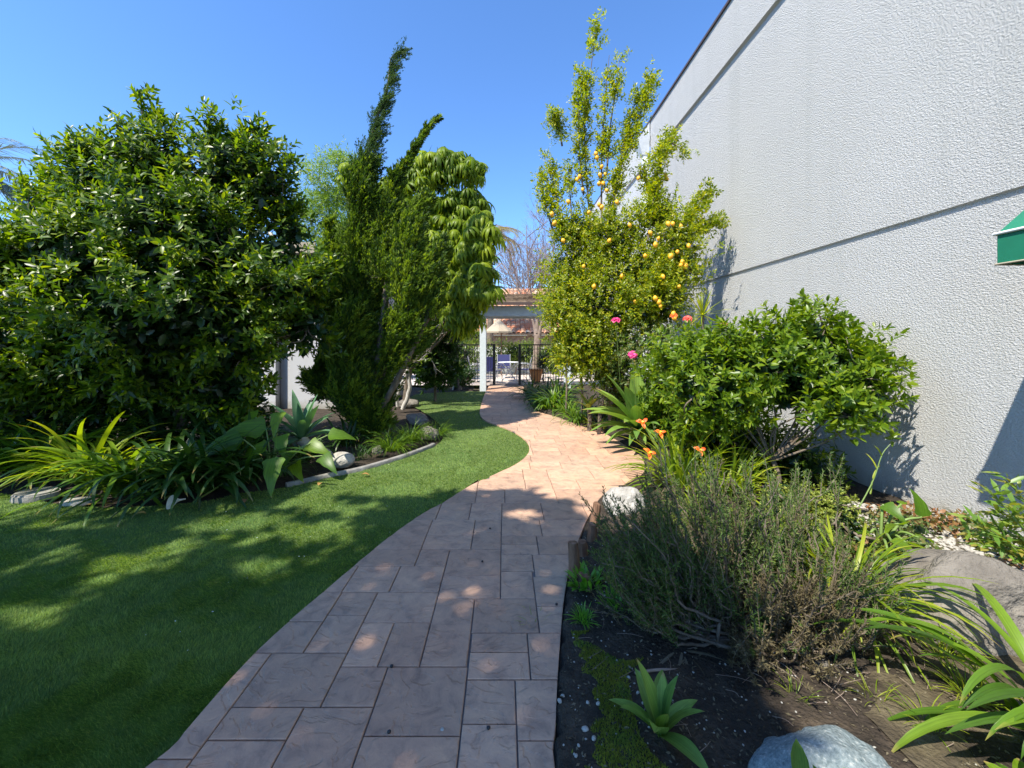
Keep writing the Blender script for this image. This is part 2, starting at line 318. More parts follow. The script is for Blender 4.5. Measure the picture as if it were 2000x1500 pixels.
def stucco(name, col, strength, sc):
    m, nt, p, out = new_mat(name)
    geo = N(nt, 'ShaderNodeNewGeometry')
    mp = N(nt, 'ShaderNodeMapping'); mp.inputs['Scale'].default_value = (1, .62, 1); nt.links.new(geo.outputs['Position'], mp.inputs[0])
    a = N(nt, 'ShaderNodeTexNoise'); a.inputs['Scale'].default_value = sc; a.inputs['Detail'].default_value = 4; a.inputs['Roughness'].default_value = .62; a.inputs['Distortion'].default_value = .12
    nt.links.new(mp.outputs[0], a.inputs['Vector'])
    rr = ramp(nt, [(.36, (0, 0, 0)), (.66, (1, 1, 1))]); nt.links.new(a.outputs['Fac'], rr.inputs[0])
    bu = N(nt, 'ShaderNodeBump'); bu.inputs['Strength'].default_value = strength; bu.inputs['Distance'].default_value = .02
    nt.links.new(rr.outputs[0], bu.inputs['Height']); nt.links.new(bu.outputs[0], p.inputs['Normal'])
    b = N(nt, 'ShaderNodeTexNoise'); b.inputs['Scale'].default_value = .6; b.inputs['Detail'].default_value = 5; nt.links.new(geo.outputs['Position'], b.inputs['Vector'])
    r = ramp(nt, [(.3, tuple(c * .94 for c in col)), (.7, col)]); nt.links.new(b.outputs['Fac'], r.inputs[0])
    ms_ = N(nt, 'ShaderNodeMapping'); ms_.inputs['Scale'].default_value = (3, 3, .18); nt.links.new(geo.outputs['Position'], ms_.inputs[0])
    sn = N(nt, 'ShaderNodeTexNoise'); sn.inputs['Scale'].default_value = 1.4; sn.inputs['Detail'].default_value = 6; nt.links.new(ms_.outputs[0], sn.inputs['Vector'])
    sr = ramp(nt, [(.30, (.94, .945, .94)), (.5, (1, 1, 1))]); nt.links.new(sn.outputs['Fac'], sr.inputs[0])
    sx = N(nt, 'ShaderNodeSeparateXYZ'); nt.links.new(geo.outputs['Position'], sx.inputs[0])
    dn = N(nt, 'ShaderNodeTexNoise'); dn.inputs['Scale'].default_value = 7; dn.inputs['Detail'].default_value = 6; nt.links.new(geo.outputs['Position'], dn.inputs['Vector'])
    da = N(nt, 'ShaderNodeMath', operation='MULTIPLY_ADD'); da.inputs[1].default_value = .35; nt.links.new(dn.outputs['Fac'], da.inputs[0]); nt.links.new(sx.outputs['Z'], da.inputs[2])
    dr2 = ramp(nt, [(.16, (.70, .66, .58)), (.36, (1, 1, 1))]); nt.links.new(da.outputs[0], dr2.inputs[0])
    m1_ = N(nt, 'ShaderNodeMix', data_type='RGBA', blend_type='MULTIPLY'); m1_.inputs[0].default_value = 1; nt.links.new(r.outputs[0], m1_.inputs[6]); nt.links.new(sr.outputs[0], m1_.inputs[7])
    m2_ = N(nt, 'ShaderNodeMix', data_type='RGBA', blend_type='MULTIPLY'); m2_.inputs[0].default_value = 1; nt.links.new(m1_.outputs[2], m2_.inputs[6]); nt.links.new(dr2.outputs[0], m2_.inputs[7])
    nt.links.new(m2_.outputs[2], p.inputs['Base Color'])
    p.inputs['Roughness'].default_value = .85; p.inputs['Specular IOR Level'].default_value = .25
    return m
M['stucco'] = stucco('rough_stucco', (.51, .508, .495), .62, 88)
M['stucco_fine'] = stucco('fine_stucco', (.52, .52, .515), .25, 60)

# ------------------------------------------------------------------ leaf templates
def leaf_tpl(w=.36, fold=.25, bend=.15, secs=(.3, .68)):
    prof = lambda t: math.sin(math.pi * min(1, t ** .85)) ** .8
    V = [(0, 0, 0)]; Fc = []
    for t in secs:
        h = w / 2 * prof(t); z = -bend * t * t
        V += [(t, -h, z + fold * h), (t, 0, z), (t, h, z + fold * h)]
    V.append((1, 0, -bend)); k = len(secs)
    Fc += [(0, 1, 2), (0, 2, 3)]
    for i in range(k - 1):
        a = 1 + 3 * i; b = a + 3
        Fc += [(a, b, b + 1), (a, b + 1, a + 1), (a + 1, b + 1, b + 2), (a + 1, b + 2, a + 2)]
    a = 1 + 3 * (k - 1); Fc += [(a, len(V) - 1, a + 1), (a + 1, len(V) - 1, a + 2)]
    return np.array(V, float), np.array(Fc)
T_LEAF = leaf_tpl(); T_SM = leaf_tpl(.5, .3, .12, (.5,)); T_NEED = (np.array([(0, -.05, 0), (0, .05, 0), (1, 0, 0)], float), np.array([(0, 1, 2)]))
T_BROAD = leaf_tpl(.55, .25, .2)
def frames(X, Z):
    X = nrm(X); Z = nrm(Z - X * np.sum(X * Z, -1, keepdims=True)); Y = np.cross(Z, X); return X, Y, Z
def scatter(tpl, P, X, Z, L, tint=None, wid=1.0):
    V0, F_ = tpl; X, Y, Z = frames(X, Z); n = len(P); k = len(V0)
    L = np.broadcast_to(np.asarray(L, float), (n,)); wid = np.broadcast_to(np.asarray(wid, float), (n,))
    V = P[:, None, :] + L[:, None, None] * (V0[None, :, 0, None] * X[:, None] + V0[None, :, 1, None] * wid[:, None, None] * Y[:, None] + V0[None, :, 2, None] * Z[:, None])
    Fc = (F_[None] + (np.arange(n) * k)[:, None, None]).reshape(-1, F_.shape[1])
    if tint is None: tint = rng.random(n)
    return V.reshape(-1, 3), Fc, np.repeat(tint, k)
def shoots(P, S, k, ln, leafL, a0=1.25, a1=.45):
    """leaves set in a spiral round short shoots: P base points, S directions"""
    n = len(P); S = nrm(S); ref = nrm(rng.normal(size=(n, 3))); U = nrm(np.cross(S, ref)); W = np.cross(S, U)
    j = np.arange(k); t = (j + .5) / k; ang = j * 2.4 + rng.random((n, 1)) * 6.28 + rng.normal(0, .25, (n, k))
    tilt = a0 + (a1 - a0) * t + rng.normal(0, .18, (n, k))
    rad = np.cos(ang)[..., None] * U[:, None] + np.sin(ang)[..., None] * W[:, None]
    X = np.cos(tilt)[..., None] * S[:, None] + np.sin(tilt)[..., None] * rad
    X[..., 2] -= .12
    Z = S[:, None] - 0.0 * X + rng.normal(0, .2, (n, k, 3))
    Q = P[:, None] + S[:, None] * (t * ln)[None, :, None]
    L = leafL * (.65 + .5 * rng.random((n, k))) * (1 - .25 * t)
    return Q.reshape(-1, 3), X.reshape(-1, 3), Z.reshape(-1, 3), L.ravel()
def ell(px, py, Y, rx, rz, ry=None):     # an ellipsoid of crown: photo position, distance, radii in metres
    c = np.array(at(px, py, Y)); return c, np.array([rx, min(ry or rx, max(.3, .62 * rx)), rz], float)
def crown_points(ells, ncl, per, jit=.12, up=.5, shell=(.72, 1.03), keep=.78):
    vol = np.array([np.prod(r) ** (2 / 3) for c, r in ells]); vol /= vol.sum()
    P, D = [], []
    for (c, r), w in zip(ells, vol):
        m = max(2, int(ncl * w)); u = nrm(rng.normal(size=(m, 3))); q = c + u * r * rng.uniform(*shell, (m, 1)); d = nrm(u / r)
        ok = np.ones(m, bool)
        for c2, r2 in ells:
            if c2 is not c: ok &= np.linalg.norm((q - c2) / r2, axis=1) > keep
        P.append(q[ok]); D.append(d[ok])
    P = np.concatenate(P); D = np.concatenate(D); P = P - D * .07
    PP = np.repeat(P, per, 0) + rng.normal(0, jit, (len(P) * per, 3))
    S = nrm(np.repeat(D, per, 0) * .8 + rng.normal(0, .35, (len(PP), 3)) + np.array([0, 0, up]))
    return P, D, PP, S
def inner_leaves(ells, n, L, tpl=T_BROAD):
    vol = np.array([np.prod(r) for c, r in ells]); vol /= vol.sum(); P = []
    for (c, r), w in zip(ells, vol):
        m = int(n * w); P.append(c + nrm(rng.normal(size=(m, 3))) * r * (rng.random((m, 1)) ** .5 * .72))
    P = np.concatenate(P); n = len(P)
    return scatter(tpl, P, rng.normal(size=(n, 3)), rng.normal(size=(n, 3)) + np.array([0, 0, 1.0]), L * rng.uniform(.7, 1.2, n))
def proj(P):
    return VX + F0 * P[:, 0] / P[:, 1], VY - F0 * (P[:, 2] - EYE) / P[:, 1]
def leaf_parts(parent, tpl, mat, P, X, Z, L, n=300, name='leaf', wid=1.0, meshes=None):
    """the n leaves that show largest become parts, the rest one joined part"""
    u, v = proj(P); vis = (u > -10) & (u < 2010) & (v > -10) & (v < 1510) & (P[:, 1] > .3)
    score = np.where(vis, L / P[:, 1], 0) * rng.uniform(.75, 1.0, len(P)); order = np.argsort(-score)
    top = order[:n] if n else np.array([], int); rest = np.ones(len(P), bool); rest[top] = False
    if n:
        me = tri_mesh(name, tpl[0], tpl[1], mat, np.zeros(len(tpl[0])))
        Xa, Ya, Za = frames(X[top], Z[top]); off = np.array(wloc(parent))
        for i, k in enumerate(top):
            o = bpy.data.objects.new(name, me); C.objects.link(o); o.parent = parent
            m = np.eye(4); m[:3, 0] = Xa[i] * L[k]; m[:3, 1] = Ya[i] * L[k] * wid; m[:3, 2] = Za[i] * L[k]; m[:3, 3] = P[k] - off
            o.matrix_basis = Matrix(m.tolist())
    V, Fc, T = scatter(tpl, P[rest], X[rest], Z[rest], L[rest], None, wid)
    return tri_obj('foliage', V, Fc, mat, parent, T, 'stuff')

def limbs(parent, root, ells, clusters, mat, r0=.09, name='trunk', twigs=160, twr=.006):
    g = Geo(); root = np.array(tuple(root), float); ends = []
    cm = np.mean([c for c, r in ells], axis=0); fork = root + (cm - root) * np.array([.12, .12, 0]); fork[2] = root[2] + min(max(.25, (cm[2] - root[2]) * .32), .9)
    g.tube(curve([root, (root + fork) / 2 + rng.normal(0, .03, 3) * np.array([1, 1, 0]), fork], 6), np.linspace(r0 * 1.25, r0, 13), 9)
    for c, r in ells:
        mid = (fork + c) / 2 + rng.normal(0, .10, 3) * np.array([1, 1, .3]); mid[2] = max(mid[2], fork[2] + .02)
        g.tube(curve([fork - (fork - root) * .08, mid, c], 7), np.linspace(r0 * .55, r0 * .16, 15), 7); ends.append(c)
    g.obj(name, mat, parent)
    if twigs and len(clusters):
        g = Geo(); idx = rng.choice(len(clusters), min(twigs, len(clusters)), False)
        for i in idx:
            q = clusters[i]; c = ends[int(np.argmin([np.linalg.norm(q - e) for e in ends]))]
            m = (q + c) / 2 + rng.normal(0, .08, 3); m[2] -= .05
            g.tube(curve([c, m, q], 4), np.linspace(twr * 2.5, twr * .6, 9), 4, False)
        g.obj('branches', mat, parent, 'stuff')

def blade(a0, bend, w, n=9, chan=.25, prof='strap', twist=0.0, power=1.3):
    """a blade growing from the origin towards +X and up; returns verts, faces; length 1"""
    V, Fc = [], []; x = z = 0.0
    for i in range(n + 1):
        t = i / n
        if prof == 'strap': h = w / 2 * min(1, (t * 8 + .55)) * (1 - t ** 4) ** .8
        elif prof == 'agave': h = w / 2 * (.55 + .45 * math.sin(min(t / .5, 1) * math.pi / 2)) * (1 - max(0, (t - .45) / .55) ** 1.7)
        elif prof == 'oval': h = w / 2 * math.sin(math.pi * min(t * .96 + .03, 1)) ** .8
        elif prof == 'heart': h = w / 2 * (min(1, t / .14) ** .55) * (1 - t ** 1.15) ** 1.0 * (1 + .07 * math.sin(t * 17))
        else: h = w / 2 * (1 - t)
        a = a0 - bend * t ** power
        if i: x += math.cos(a) / n; z += math.sin(a) / n
        nx, nz = -math.sin(a), math.cos(a); c = chan * h; tw = twist * t
        V += [(x + nx * c, -h * math.cos(tw), z + nz * c - h * math.sin(tw)), (x, 0, z), (x + nx * c, h * math.cos(tw), z + nz * c + h * math.sin(tw))]
    for i in range(n):
        a = 3 * i; b = a + 3
        Fc += [(a, b, b + 1), (a, b + 1, a + 1), (a + 1, b + 1, b + 2), (a + 1, b + 2, a + 2)]
    return np.array(V), np.array(Fc)
def clump(name, label, cat, pos, n, L, blades, mat, group=None, joined=False, az=(0, 6.2832), tilt=.15, base_r=.06, ranked=False, thing_=None, lj=.3, part_name='leaf'):
    pos = Vector(pos); t = thing_ or thing(name, label, cat, pos, group)
    off = wloc(t); g = Geo()
    meshes = None if joined else [tri_mesh(part_name, b[0], b[1], mat, np.zeros(len(b[0]))) for b in blades]
    for i in range(n):
        k = min(len(blades) - 1, int(i / n * len(blades))) if ranked else random.randrange(len(blades))
        a = (i * 2.39996 if ranked else random.uniform(0, 1) * (az[1] - az[0]) + az[0]) + random.uniform(-.15, .15)
        if ranked and az[1] - az[0] < 6: a = az[0] + (a % 6.2832) / 6.2832 * (az[1] - az[0])
        s = L * random.uniform(1 - lj, 1.08)
        br = base_r * random.random() ** .5; ba = a + random.uniform(-.8, .8)
        m = Matrix.Translation(pos - off + Vector((math.cos(ba) * br, math.sin(ba) * br, 0))) @ Matrix.Rotation(a, 4, 'Z') @ \
            Matrix.Rotation(random.uniform(-tilt, tilt), 4, 'Y') @ Matrix.Rotation(random.uniform(-tilt, tilt), 4, 'X') @ Matrix.Scale(s, 4)
        if joined:
            A = np.array(m); V = blades[k][0] @ A[:3, :3].T + A[:3, 3] + np.array(off); g.add(V, blades[k][1], random.random())
        else:
            o = bpy.data.objects.new(part_name, meshes[k]); C.objects.link(o); o.parent = t; o.matrix_basis = m
    if joined: g.obj('leaves', mat, t, 'stuff')
    return t
def rock(name, label, cat, pos, size, mat, seed=0, rough=.18, flat=.5, group=None, rotz=0.0, sub=4, freq=1.3, thing_=True):
    bm = bmesh.new(); bmesh.ops.create_icosphere(bm, subdivisions=sub, radius=1)
    o3 = Vector((seed * 13.7, seed * 5.1, seed * 9.3))
    for v in bm.verts:
        p = v.co.normalized(); d = 1 + rough * noise.fractal(p * freq + o3, 1, 2, 4) * 1.6
        c = noise.voronoi(p * 1.6 + o3)[0][0]; d -= rough * .5 * (.5 - min(c, .5))
        q = p * d
        if q.z < -flat: q.z = -flat
        v.co = Vector((q.x * size[0], q.y * size[1], q.z * size[2]))
    me = bpy.data.meshes.new(name); bm.to_mesh(me); bm.free(); me.materials.append(mat)
    for p in me.polygons: p.use_smooth = True
    o = bpy.data.objects.new(name, me); C.objects.link(o); o.location = Vector(pos); o.rotation_euler.z = rotz
    if thing_: tag(o, label, cat, group)
    return o

# ------------------------------------------------------------------ the path outline and the ground
left_px = [(281, 1500), (380, 1405), (502, 1270), (632, 1155), (758, 1050), (825, 1003), (864, 982), (920, 947), (960, 929), (1006, 907), (1028, 890), (1034, 876), (1027, 860), (1003, 843), (971, 830), (946, 820), (937, 806), (940, 790), (946, 771), (953, 757), (958, 748)]
right_px = [(1084, 1500), (1085, 1420), (1088, 1337), (1094, 1250), (1101, 1171), (1112, 1110), (1128, 1060), (1150, 1008), (1180, 965), (1232, 940), (1262, 915), (1245, 885), (1200, 857), (1168, 840), (1136, 832), (1105, 820), (1080, 812), (1050, 803), (1036, 790), (1028, 775), (1024, 762), (1020, 748)]
Lw = [gnd(*p) for p in left_px]; Rw = [gnd(*p) for p in right_px]
Lw = [Vector((-1.62, .9, 0))] + Lw; Rw = [Vector((.22, .9, 0))] + Rw
Lc = curve(Lw, 4)[:, :2]; Rc = curve(Rw, 4)[:, :2]
path_poly = [tuple(p) for p in Lc] + [tuple(p) for p in Rc[::-1]]
def sheet(name, poly, z, mat, kind='structure', thick=.0):
    bm = bmesh.new(); f = bm.faces.new([bm.verts.new((p[0], p[1], z)) for p in poly])
    bmesh.ops.recalc_face_normals(bm, faces=[f])
    if f.normal.z < 0: f.normal_flip()
    bmesh.ops.triangulate(bm, faces=bm.faces[:])
    me = bpy.data.meshes.new(name); bm.to_mesh(me); bm.free(); me.materials.append(mat)
    return link(name, me, kind=kind)
sheet('ground', [(-300, -100), (300, -100), (300, 600), (-300, 600)], -.16, M['soil_dry'])
joint = noise_mat('joint_grout', [(.15, .115, .10), (.25, .20, .17)], 20, .9, .5, 80)
path = sheet('path', path_poly, -.012, joint)
sheet('patio', [(-9, 14.4), (9, 14.4), (9, 24), (-9, 24)], -.02, M['patio'])

def clip_rect(poly, x0, x1, y0, y1):
    def cut(P, ins, inter):
        out = []
        for i in range(len(P)):
            a, b = P[i - 1], P[i]
            if ins(b):
                if not ins(a): out.append(inter(a, b))
                out.append(b)
            elif ins(a): out.append(inter(a, b))
        return out
    def ix(x): return lambda a, b: (x, a[1] + (b[1] - a[1]) * (x - a[0]) / (b[0] - a[0]))
    def iy(y): return lambda a, b: (a[0] + (b[0] - a[0]) * (y - a[1]) / (b[1] - a[1]), y)
    P = [tuple(p) for p in poly]
    for ins, it in ((lambda p: p[0] >= x0, ix(x0)), (lambda p: p[0] <= x1, ix(x1)), (lambda p: p[1] >= y0, iy(y0)), (lambda p: p[1] <= y1, iy(y1))):
        P = cut(P, ins, it)
        if len(P) < 3: return []
    return P
def area(P): return abs(sum(P[i - 1][0] * P[i][1] - P[i][0] * P[i - 1][1] for i in range(len(P)))) / 2
E = 9.0
rects = [(.05, E, 1.543, 1.822), (.05, E, 1.25, 1.543), (-.165, .05, 1.61, 1.822), (-.165, .05, 1.25, 1.61), (-.535, -.165, 1.56, 1.893), (-.535, -.165, 1.2, 1.56),
 (-.165, .12, 1.982, 2.113), (-.165, .12, 1.822, 1.982), (.12, E, 1.822, 2.113), (-.17, .185, 2.113, 2.395), (.185, E, 2.113, 2.327), (.185, E, 2.327, 2.62),
 (-.02, .185, 2.395, 2.68), (-.02, .2, 2.68, 2.89), (.2, E, 2.62, 2.89), (-.02, .25, 3.04, 3.17), (-.02, .25, 2.89, 3.04), (.25, E, 2.89, 3.17), (-.02, .3, 3.17, 3.46), (.3, E, 3.17, 3.46),
 (-.39, -.02, 2.63, 2.963), (-.39, -.02, 2.395, 2.63), (-.39, -.17, 1.893, 2.395), (-.585, -.39, 1.893, 2.19), (-.755, -.585, 1.893, 2.19), (-.755, -.39, 2.19, 2.46),
 (-.97, -.755, 2.25, 2.46), (-.97, -.755, 1.978, 2.25), (-E, -.97, 1.978, 2.2), (-E, -.97, 2.2, 2.46), (-.69, -.39, 2.46, 2.745), (-.975, -.69, 2.46, 2.605), (-.975, -.69, 2.605, 2.745), (-E, -.975, 2.46, 2.745),
 (-.6, -.39, 2.745, 2.963), (-E, -.6, 2.745, 2.963), (-.6, -.24, 2.963, 3.18), (-.24, -.02, 2.963, 3.23), (-E, -.6, 2.963, 3.18), (-.6, -.24, 3.18, 3.46), (-.24, -.02, 3.23, 3.46), (-E, -.6, 3.18, 3.46),
 (-1.12, -.755, 1.684, 1.978), (-.755, -.535, 1.684, 1.893), (-1.12, -.82, 1.545, 1.684), (-.82, -.535, 1.25, 1.684), (-1.12, -.82, 1.25, 1.545), (-E, -1.12, 1.475, 1.978), (-E, -1.12, 1.2, 1.475)]
y = 3.46
rr = random.Random(5)
while y < 13.6:              # further slabs: staggered ashlar courses
    h = rr.choice([.22, .3, .36]) if y < 8 else rr.choice([.45, .6]); x = -2.4 + rr.uniform(-.2, .2)
    while x < 2.4:
        w = rr.choice([.28, .38, .5, .36]) if y < 8 else rr.choice([.5, .7])
        if rr.random() < .35 and h > .28:
            k = y + h * rr.choice([.4, .5, .6]); rects += [(x, x + w, y, k), (x, x + w, k, y + h)]
        else: rects.append((x, x + w, y, y + h))
        x += w
    y += h
y = 1.2
rects += [(-2, -1.1, .9, 1.2), (-1.1, -.6, .9, 1.2), (-.6, -.165, .9, 1.2), (-.165, .3, .9, 1.25), (-1.12, -.535, 1.2, 1.25)]
J = .0030
for (x0, x1, y0, y1) in rects:
    j = J
    P = clip_rect(path_poly, x0 + j, x1 - j, y0 + j, y1 - j)
    if len(P) < 3 or area(P) < .004: continue
    Q = [P[0]]
    for p in P[1:]:
        if math.dist(p, Q[-1]) > .004: Q.append(p)
    if math.dist(Q[0], Q[-1]) < .004: Q.pop()
    if len(Q) < 3: continue
    bm = bmesh.new(); dz = rr.uniform(-.0012, .0012)
    try:
        f = bm.faces.new([bm.verts.new((p[0], p[1], dz)) for p in Q])
    except Exception: bm.free(); continue
    bm.normal_update()
    if f.normal.z < 0: f.normal_flip()
    ext = bmesh.ops.extrude_face_region(bm, geom=[f]); top = [g for g in ext['geom'] if isinstance(g, bmesh.types.BMFace)]
    bmesh.ops.delete(bm, geom=[f], context='FACES_ONLY') if f.is_valid else None
    for g in ext['geom']:
        pass
    # the extruded copy stays on top, the original ring drops
    tops = set(v for g in top for v in g.verts)
    for v in bm.verts:
        if v not in tops: v.co.z -= .03
    ed = [e for e in bm.edges if e.verts[0] in tops and e.verts[1] in tops]
    try: bmesh.ops.bevel(bm, geom=ed, offset=.003, segments=1, affect='EDGES')
    except Exception: pass
    bmesh.ops.recalc_face_normals(bm, faces=bm.faces[:])
    me = bpy.data.meshes.new('paving_slab'); bm.to_mesh(me); bm.free(); me.materials.append(M['tile'])
    link('paving_slab', me, path)

# lawn: base sheet and blades
bed_px = [(-900, 905), (-400, 930), (-60, 955), (20, 962), (60, 972), (150, 984), (260, 986), (400, 975), (470, 960), (560, 948), (640, 930), (700, 918), (760, 901), (800, 888), (832, 876), (850, 868), (866, 852), (862, 832), (845, 815), (822, 800), (802, 788), (800, 776), (812, 768)]
bed_w = [gnd(*p) for p in bed_px]; bed_c = curve(bed_w, 4)[:, :2]
lawn_poly = [tuple(p) for p in bed_c] + [(-1.45, 12.6), (-.6, 12.6)] + [tuple(p) for p in Lc[::-1] if p[1] < 12.6] + [(-1.7, .4), (-7, .4)]
lawn_base = noise_mat('lawn_base', [(.06, .10, .024), (.09, .135, .032), (.12, .17, .042)], 30, .95, .6, 120)
lawn = sheet('lawn', lawn_poly, -.022, lawn_base)
n = 1400000
Yb = 1.15 / (1 - rng.random(n) * (1 - 1.15 / 12.7)); Xb = rng.uniform(-1.35, .08, n) * Yb
pts = np.stack([Xb, Yb], 1); ok = inside(pts, lawn_poly); pts = pts[ok][:430000]
nb = len(pts); P = np.column_stack([pts, np.full(nb, -.022)])
ang = vnoise(pts[:, 0], pts[:, 1], .35) * 4 + vnoise(pts[:, 0] + 9, pts[:, 1], .08) * 3
Xd = np.column_stack([np.cos(ang) * .75, np.sin(ang) * .75, np.full(nb, .75)]) + rng.normal(0, .35, (nb, 3)); Xd[:, 2] = np.abs(Xd[:, 2]) + .2
tn = np.clip(.15 + .55 * vnoise(pts[:, 0], pts[:, 1] + 5, .5) * rng.random(nb) + .3 * rng.random(nb), 0, .98)
V, Fc, T = scatter(T_NEED, P, Xd, np.column_stack([rng.normal(0, 1, nb), -np.ones(nb), rng.normal(0, .3, nb)]), rng.uniform(.012, .024, nb), tn, np.clip(.55 + .42 * pts[:, 1], 1, 5))
g_ = tri_obj('grass', V, Fc, M['grass'], None, T, 'stuff'); 
tag(g_, 'short dense artificial turf blades covering the curving lawn', 'grass')

# soil of the beds
def soil_sheet(name, x0, x1, y0, y1, st, zf, mat, poly=None):
    xs = np.arange(x0, x1, st); ys = y0 * (y1 / y0) ** np.linspace(0, 1, int(math.log(y1 / y0) / (st * .45)) + 2)
    gx, gy = np.meshgrid(xs, ys); nx = len(xs); z = zf(gx, gy); V = np.stack([gx.ravel(), gy.ravel(), z.ravel()], 1)
    i = np.arange(len(ys) - 1)[:, None] * nx + np.arange(nx - 1)[None]; i = i.ravel()
    Fc = np.stack([i, i + 1, i + nx + 1, i + nx], 1)
    return tri_obj(name, V, Fc, mat, None, None, 'structure')
Ry = np.array([p[1] for p in Rc]); Rx = np.array([p[0] for p in Rc]); o_ = np.argsort(Ry)
def redge(y): return np.interp(y, Ry[o_], Rx[o_])
def zr(x, y):
    d = np.clip((x - redge(y)) / .5, 0, 1)
    b = .012 + .07 * d * (.4 + vnoise(x, y, .7)) + .03 * (vnoise(x, y, .18) - .5) * d + .012 * (vnoise(x + 3, y, .06) - .5)
    return np.where(x < redge(y) + .012, -.05, b)
soil = soil_sheet('soil', -.1, 3.72, .9, 14, .03, zr, M['soil'])
soil_l = soil_sheet('soil', -14, -.9, 3.0, 14, .1, lambda x, y: -.06 + .0 * x + .02 * (vnoise(x, y, .3) - .5) + np.where(False, 0, 0), M['soil'])
# drier brown soil on the right, near the stones
def zsoil(x, y): return float(zr(np.array([x]), np.array([y]))[0])
dry = soil_sheet('dry_soil', 1.35, 3.7, 1.0, 3.4, .03, lambda x, y: zr(x, y) + .006 + .03 * np.clip(vnoise(x, y, .5) - .55, -.5, .5) - .07 * np.clip(1.55 + .9 * (vnoise(x, y, .35) - .5) + .5 * (vnoise(x + 5, y, .12) - .5) - x, 0, 1), M['soil_dry'])

# kerb along the left bed
kc = [(p[0], p[1]) for p in bed_c]; kg = Geo()
kpts = [p for p in kc if 3.6 < p[1] < 6.1 and -2.35 < p[0] < -.9]
kp = np.array([(p[0], p[1], .0) for p in kpts])
tgt = nrm(np.gradient(kp, axis=0)); nn = np.column_stack([-tgt[:, 1], tgt[:, 0], np.zeros(len(kp))])
prof = [(-.005, -.03), (0.0, .012), (.008, .02), (.05, .02), (.06, .01), (.06, -.03)]
rings = [kp + nn * a + np.array([0, 0, b]) for a, b in prof]; Vk = np.concatenate(rings); m_ = len(kp); Fk = []
for a in range(len(prof) - 1):
    for i in range(m_ - 1): Fk.append((a * m_ + i, a * m_ + i + 1, (a + 1) * m_ + i + 1, (a + 1) * m_ + i))
kg.add(Vk, Fk); kerb = kg.obj('kerb', M['kerb'], kind='structure')

# ------------------------------------------------------------------ the big stucco building on the right
XW = 3.65
bld = thing('stucco_building', 'tall white rough stucco building wall running along the right side of the path', 'building', (XW, 10, 0))
def wall_profile(y0, y1, mat, x=XW, name='wall'):
    pr = [(x, -.3), (x, 2.545), (x + .028, 2.552), (x + .028, 2.592), (x, 2.60), (x, 5.86), (x + .05, 5.87), (x + .05, 6.07), (x, 6.08), (x, 6.98), (x + .35, 6.98)]
    V, Fc = [], []; nseg = 1
    for (a, b) in pr: V += [(a, y0, b), (a, y1, b)]
    for i in range(len(pr) - 1): Fc.append((2 * i, 2 * i + 1, 2 * i + 3, 2 * i + 2))
    k = len(V); V += [(p[0], y0, p[1]) for p in pr] + [(x + .35, y0, -.3)]
    g = Geo().add(V, Fc)
    for ye in (y0, y1): g.box(x + .08, x + .35, ye - .002 if ye > y0 else y0, ye if ye > y0 else y0 + .002, -.3, 6.97)
    return g.obj(name, mat, bld, smooth=False)
wall_profile(-7, 10.2, M['stucco']); wall_profile(10.2, 24, M['stucco_fine'], XW - .02)
box_obj('coping', XW - .03, XW + .45, -7, 24, 6.982, 7.025, M['brown'], bld)
# scupper box and downspout
bm = bmesh.new(); sx, sy, sz = XW - .06, 10.35, 6.45
top = [(XW - .36, sy - .2, 6.66), (XW - .36, sy + .25, 6.66), (XW - .02, sy + .25, 6.66), (XW - .02, sy - .2, 6.66)]
bot = [(XW - .18, sy - .08, 6.2), (XW - .18, sy + .12, 6.2), (XW - .02, sy + .12, 6.2), (XW - .02, sy - .08, 6.2)]
Geo().add(top + bot, [(0, 1, 2, 3), (4, 7, 6, 5), (0, 4, 5, 1), (1, 5, 6, 2), (2, 6, 7, 3), (3, 7, 4, 0)]).obj('rain_hopper', M['white'], bld, smooth=False)
bm.free()
Geo().box(XW - .15, XW - .03, sy - .06, sy + .06, -.1, 6.2).obj('downspout', M['white'], bld, smooth=False)
# awning over a door beside the camera
y1a = 2.31; y0a = .55; xa = 2.79; za = 2.11
aw = link('awning', None, bld); aw.location = Vector((xa, y1a, za)) - wloc(bld)
V = [(xa, y1a, za), (xa, y0a, za), (XW, y1a, 2.87), (XW, y0a, 2.87), (xa, y1a, za - .172), (xa, y0a, za - .172), (XW, y1a, za), (XW, y0a, za), (XW, y1a, za - .172), (XW, y0a, za - .172)]
def thick(name, quad, n, mat, par, th=.006):
    q = [Vector(v) for v in quad]; n = Vector(n).normalized() * th
    W = q + [v + n for v in q]; k = len(q); Fq = []
    g = Geo(); idx = list(range(k))
    for i in range(1, k - 1): Fq += [(0, i, i + 1), (k, k + i + 1, k + i)]
    for i in range(k): j = (i + 1) % k; Fq += [(i, k + i, k + j), (i, k + j, j)]
    return g.add([tuple(v) for v in W], Fq).obj(name, mat, par, smooth=False)
thick('canopy', [V[0], V[1], V[3], V[2]], (-.75, 0, .8), M['green_canvas'], aw)
thick('end_panel', [V[0], V[2], V[6]], (0, 1, 0), M['green_canvas'], aw); thick('end_panel', [V[1], V[3], V[7]], (0, -1, 0), M['green_canvas'], aw)
thick('valance', [V[0], V[1], V[5], V[4]], (-1, 0, 0), M['green_canvas'], aw); thick('valance', [V[0], V[6], V[8], V[4]], (0, 1, 0), M['green_canvas'], aw)
thick('valance', [V[1], V[7], V[9], V[5]], (0, -1, 0), M['green_canvas'], aw)
Geo().tube([(xa - .012, y0a, za), (xa - .012, y1a + .012, za)], .009, 6).tube([(xa - .012, y1a + .012, za), (XW, y1a + .012, za)], .009, 6).obj('piping', M['white'], aw)
